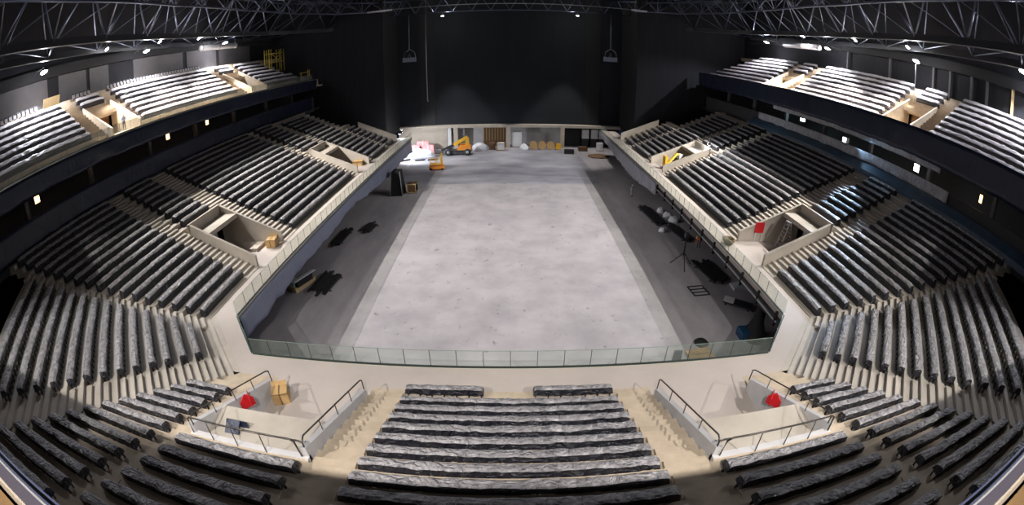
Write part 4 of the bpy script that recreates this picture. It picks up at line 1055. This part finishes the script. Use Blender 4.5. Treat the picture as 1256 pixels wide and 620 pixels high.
# yellow mini lift in the far right entrance
r = empty('mini_lift', (22.6, 58.6, ZW), 0.3)
b = MB(); b.box(-1.0, 1.0, -0.5, 0.5, 0.25, 0.6); b.build('base', M['paleyellow'], r)
for x in (-0.75, 0.75):
    for y in (-0.5, 0.5):
        b = MB(); b.lathe([(0.04,-0.08),(0.25,-0.08),(0.25,0.08),(0.04,0.08)], (x, y, 0.25), 12, 'y'); b.build('wheel', M['rubber'], r)
b = MB(); b.beam((-0.8, 0, 0.5), (0.9, 0, 2.2), 0.3, 0.3); b.beam((0.9, 0, 2.2), (1.6, 0, 1.9), 0.25, 0.25); b.build('arm', M['paleyellow'], r)
b = MB(); b.box(-1.3, -0.9, -0.35, 0.35, 0.3, 1.9); b.build('upright', M['yellow'], r)
b = MB(); b.box(1.2, 1.9, -0.35, 0.35, 1.5, 2.1); b.build('bucket', M['white'], r)
tag(r, 'small yellow lift machine parked in the far right stand entrance', 'lift machine')
# upper left deck: yellow scaffold, trestle, plywood panel, lamp post etc.
r = empty('scaffold_tower', (-42.4, 74.6, 20.9))
zz = [0.9+0.0, 3.9]
for y in (-3.0, -2.2, 1.6, 2.7):
    for x in (-0.5, 0.5):
        b = MB(); b.tube([(x, y, -0.3 if y > 0 else 0.0), (x, y, 4.0)], 0.07, 6); b.build('standard', M['paleyellow'], r, True)
for z in (1.5, 3.2):
    for x in (-0.5, 0.5):
        b = MB(); b.tube([(x, -3.0, z), (x, 2.7, z+0.1)], 0.06, 6); b.build('ledger', M['paleyellow'], r, True)
b = MB(); b.tube([(0.5, -2.2, 1.5), (0.5, 1.6, 3.2)], 0.05, 6); b.build('brace', M['paleyellow'], r, True)
b = MB(); b.tube([(0.5, -2.2, 3.2), (0.5, 1.6, 1.5)], 0.05, 6); b.build('brace', M['paleyellow'], r, True)
tag(r, 'yellow scaffold tower at the far end of the upper left deck', 'scaffold')
r = empty('trestle', (-38.2, 79.0, 17.95))
for y in (-2.0, 1.2, 1.9):
    b = MB(); b.tube([(0, y, 0), (0, y*0.95, 1.6+(0.5 if y > 0 else 0))], 0.07, 6); b.build('leg', M['paleyellow'], r, True)
b = MB(); b.beam((0, -2.3, 1.6), (0, 2.0, 1.7), 0.12, 0.12); b.build('crossbar', M['paleyellow'], r)
tag(r, 'yellow trestle beyond the scaffold tower on the upper left deck', 'trestle')
r = empty('plywood_panel', (-44.95, 25.9, urow(7)[1]), radians(90))
b = MB(); b.hexa([(-1.2,-0.05,0),(1.2,-0.05,0),(1.2,0.05,0),(-1.2,0.05,0)], [(-1.2,-0.5,1.2),(1.2,-0.5,1.2),(1.2,-0.4,1.2),(-1.2,-0.4,1.2)]); b.build('board', M['wood'], r)
for x in (-1.0, 0, 1.0):
    b = MB(); b.box(x-0.05, x+0.05, -0.1, 0.5, -0.5, 0.02); b.build('batten', M['wood'], r)
tag(r, 'cream plywood panel leaning at the top of the near upper left block', 'plywood panel')

# ------------------------------------------------------------------ people
def person(name_label, loc, rz, joints, mats, helmet=None, vest=None, group=None):
    """joints: dict of points; one skinned body"""
    J = joints; V = []; E = []; R = []
    def add(p, r): V.append(p); R.append(r); return len(V)-1
    pel = add(J['pelvis'], 0.15); sp = add(J['spine'], 0.14); ch = add(J['chest'], 0.17); nk = add(J['neck'], 0.065); hd0 = add(J['head0'], 0.085); hd = add(J['head'], 0.105)
    E += [(pel, sp), (sp, ch), (ch, nk), (nk, hd0), (hd0, hd)]
    nose = add(J['nose'], 0.022); E.append((hd0, nose))
    for sd in 'LR':
        hip = add(J['hip'+sd], 0.10); kn = add(J['knee'+sd], 0.068); an = add(J['ankle'+sd], 0.045); toe = add(J['toe'+sd], 0.045)
        E += [(pel, hip), (hip, kn), (kn, an), (an, toe)]
        sh = add(J['sh'+sd], 0.07); el = add(J['el'+sd], 0.047); wr = add(J['wr'+sd], 0.032); pa = add(J['pa'+sd], 0.036)
        E += [(ch, sh), (sh, el), (el, wr), (wr, pa)]
        d = (Vector(J['pa'+sd])-Vector(J['wr'+sd])).normalized(); side = d.cross(Vector((0,0,1)))
        if side.length < 0.1: side = Vector((1,0,0))
        side.normalize(); base = Vector(J['pa'+sd])
        for i, (o, l) in enumerate(((-0.03, 0.07), (-0.01, 0.085), (0.01, 0.08), (0.03, 0.06))):
            f1 = add(tuple(base+side*o+d*0.04), 0.010); f2 = add(tuple(base+side*o*1.2+d*(0.04+l*0.6)+Vector((0,0,-0.01))), 0.009)
            E += [(pa, f1), (f1, f2)]
        th = add(tuple(Vector(J['wr'+sd])+d*0.04+side*0.06), 0.011); E.append((wr, th))
    me = bpy.data.meshes.new('body'); me.from_pydata([tuple(v) for v in V], E, []); me.update()
    o = bpy.data.objects.new('person', me); COL.objects.link(o); o.location = loc; o.rotation_euler = (0, 0, rz)
    md = o.modifiers.new('skin', 'SKIN'); md.use_smooth_shade = True
    sv = me.skin_vertices[0].data
    for i, r_ in enumerate(R): sv[i].radius = (r_, r_); sv[i].use_root = False
    sv[0].use_root = True
    o.modifiers.new('sub', 'SUBSURF').levels = 1
    dg = bpy.context.evaluated_depsgraph_get(); ev = o.evaluated_get(dg); nm = bpy.data.meshes.new_from_object(ev)
    o.modifiers.clear(); o.data = nm
    nm.materials.clear()
    for m_ in mats: nm.materials.append(m_)     # 0 skin 1 top 2 trousers 3 boots
    head = Vector(J['head']); 
    cuts = {'hd': Vector(J['neck'])}
    for p in nm.polygons:
        c = p.center; mi = 1
        dl = min((c-Vector(J[k])).length for k in ('kneeL','kneeR','ankleL','ankleR','hipL','hipR')); dt = min((c-Vector(J[k])).length for k in ('chest','spine','shL','shR','elL','elR'))
        df = min((c-Vector(J[k])).length for k in ('toeL','toeR','ankleL','ankleR')); dh = min((c-Vector(J[k])).length for k in ('head','head0')); dw = min((c-Vector(J[k])).length for k in ('paL','paR'))
        if dh < 0.16: mi = 0
        elif dw < 0.11: mi = 0
        elif df < 0.14: mi = 3
        elif dl < dt: mi = 2
        p.material_index = mi; p.use_smooth = True
    if helmet:
        b = MB(); hx = Vector(J['head'])
        b.lathe([(0.15,0.0),(0.148,0.05),(0.12,0.11),(0.07,0.15),(0.01,0.16)], (hx.x, hx.y, hx.z-0.005), 14); b.lathe([(0.19,-0.005),(0.185,0.01)], (hx.x, hx.y, hx.z), 14)
        b.build('helmet', helmet, o, True)
    tag(o, name_label, 'person', group)
    return o
STAND = dict(pelvis=(0,0,0.95), spine=(0,0.01,1.12), chest=(0,0.0,1.36), neck=(0,0.02,1.53), head0=(0,0.05,1.62), head=(0,0.04,1.72), nose=(0,0.16,1.64),
    hipL=(-0.10,0,0.92), kneeL=(-0.12,0.03,0.50), ankleL=(-0.13,0,0.09), toeL=(-0.14,0.18,0.05), hipR=(0.10,0,0.92), kneeR=(0.12,0.04,0.50), ankleR=(0.14,0.02,0.09), toeR=(0.15,0.20,0.05),
    shL=(-0.21,0,1.42), elL=(-0.28,0.05,1.14), wrL=(-0.24,0.22,0.98), paL=(-0.22,0.29,0.95), shR=(0.21,0,1.42), elR=(0.29,0.02,1.13), wrR=(0.28,0.14,0.90), paR=(0.27,0.19,0.83))
BEND = dict(pelvis=(0,-0.12,0.90), spine=(0,0.06,1.03), chest=(0,0.27,1.15), neck=(0,0.42,1.24), head0=(0,0.50,1.27), head=(0,0.55,1.36), nose=(0,0.62,1.24),
    hipL=(-0.11,-0.12,0.88), kneeL=(-0.14,0.06,0.50), ankleL=(-0.14,-0.06,0.09), toeL=(-0.15,0.14,0.05), hipR=(0.11,-0.12,0.88), kneeR=(0.14,0.10,0.50), ankleR=(0.15,0.02,0.09), toeR=(0.16,0.22,0.05),
    shL=(-0.20,0.30,1.20), elL=(-0.25,0.36,0.92), wrL=(-0.15,0.50,0.74), paL=(-0.11,0.56,0.69), shR=(0.20,0.30,1.20), elR=(0.25,0.38,0.92), wrR=(0.15,0.54,0.72), paR=(0.11,0.60,0.66))
person('person in orange workwear and yellow helmet bending over on the right floor', (21.2, 42.8, 0), radians(120), BEND, [M['skin'], M['hivis'], M['trouser'], M['black']], M['paleyellow'])
person('person in pale grey workwear standing at the edge of the right floor', (17.7, 60.6, 0), radians(200), STAND, [M['skin'], M['greycloth'], M['greycloth'], M['black']], M['white'])
person('person in blue-grey workwear and white helmet in the near upper left entrance', (-38.6, 32.2, 17.96), radians(250), STAND, [M['skin'], M['bluecloth'], M['trouser'], M['black']], M['white'])

# ------------------------------------------------------------------ world, camera, view
wd = bpy.data.worlds.new('World'); SC.world = wd; wd.use_nodes = True
bg = wd.node_tree.nodes['Background']; bg.inputs['Color'].default_value = (0.25, 0.35, 0.8, 1); bg.inputs['Strength'].default_value = 0.02

cam = bpy.data.cameras.new('Camera'); co = bpy.data.objects.new('Camera', cam); COL.objects.link(co)
co.location = (0, 0, 19.6); co.rotation_euler = (radians(90-25.25), 0, radians(-0.2565))
cam.sensor_width = 36.0; cam.sensor_height = 36.0*620/1256; cam.sensor_fit = 'HORIZONTAL'
cam.type = 'PANO'
cam.panorama_type = 'FISHEYE_EQUISOLID'
cam.fisheye_lens = 549.5/1256*36.0
cam.fisheye_fov = radians(220)
cam.clip_start = 0.05; cam.clip_end = 400
SC.camera = co
vs = SC.view_settings
vs.view_transform = 'Standard'; vs.look = 'None'; vs.gamma = 1.0; vs.use_curve_mapping = False; vs.exposure = 0.12
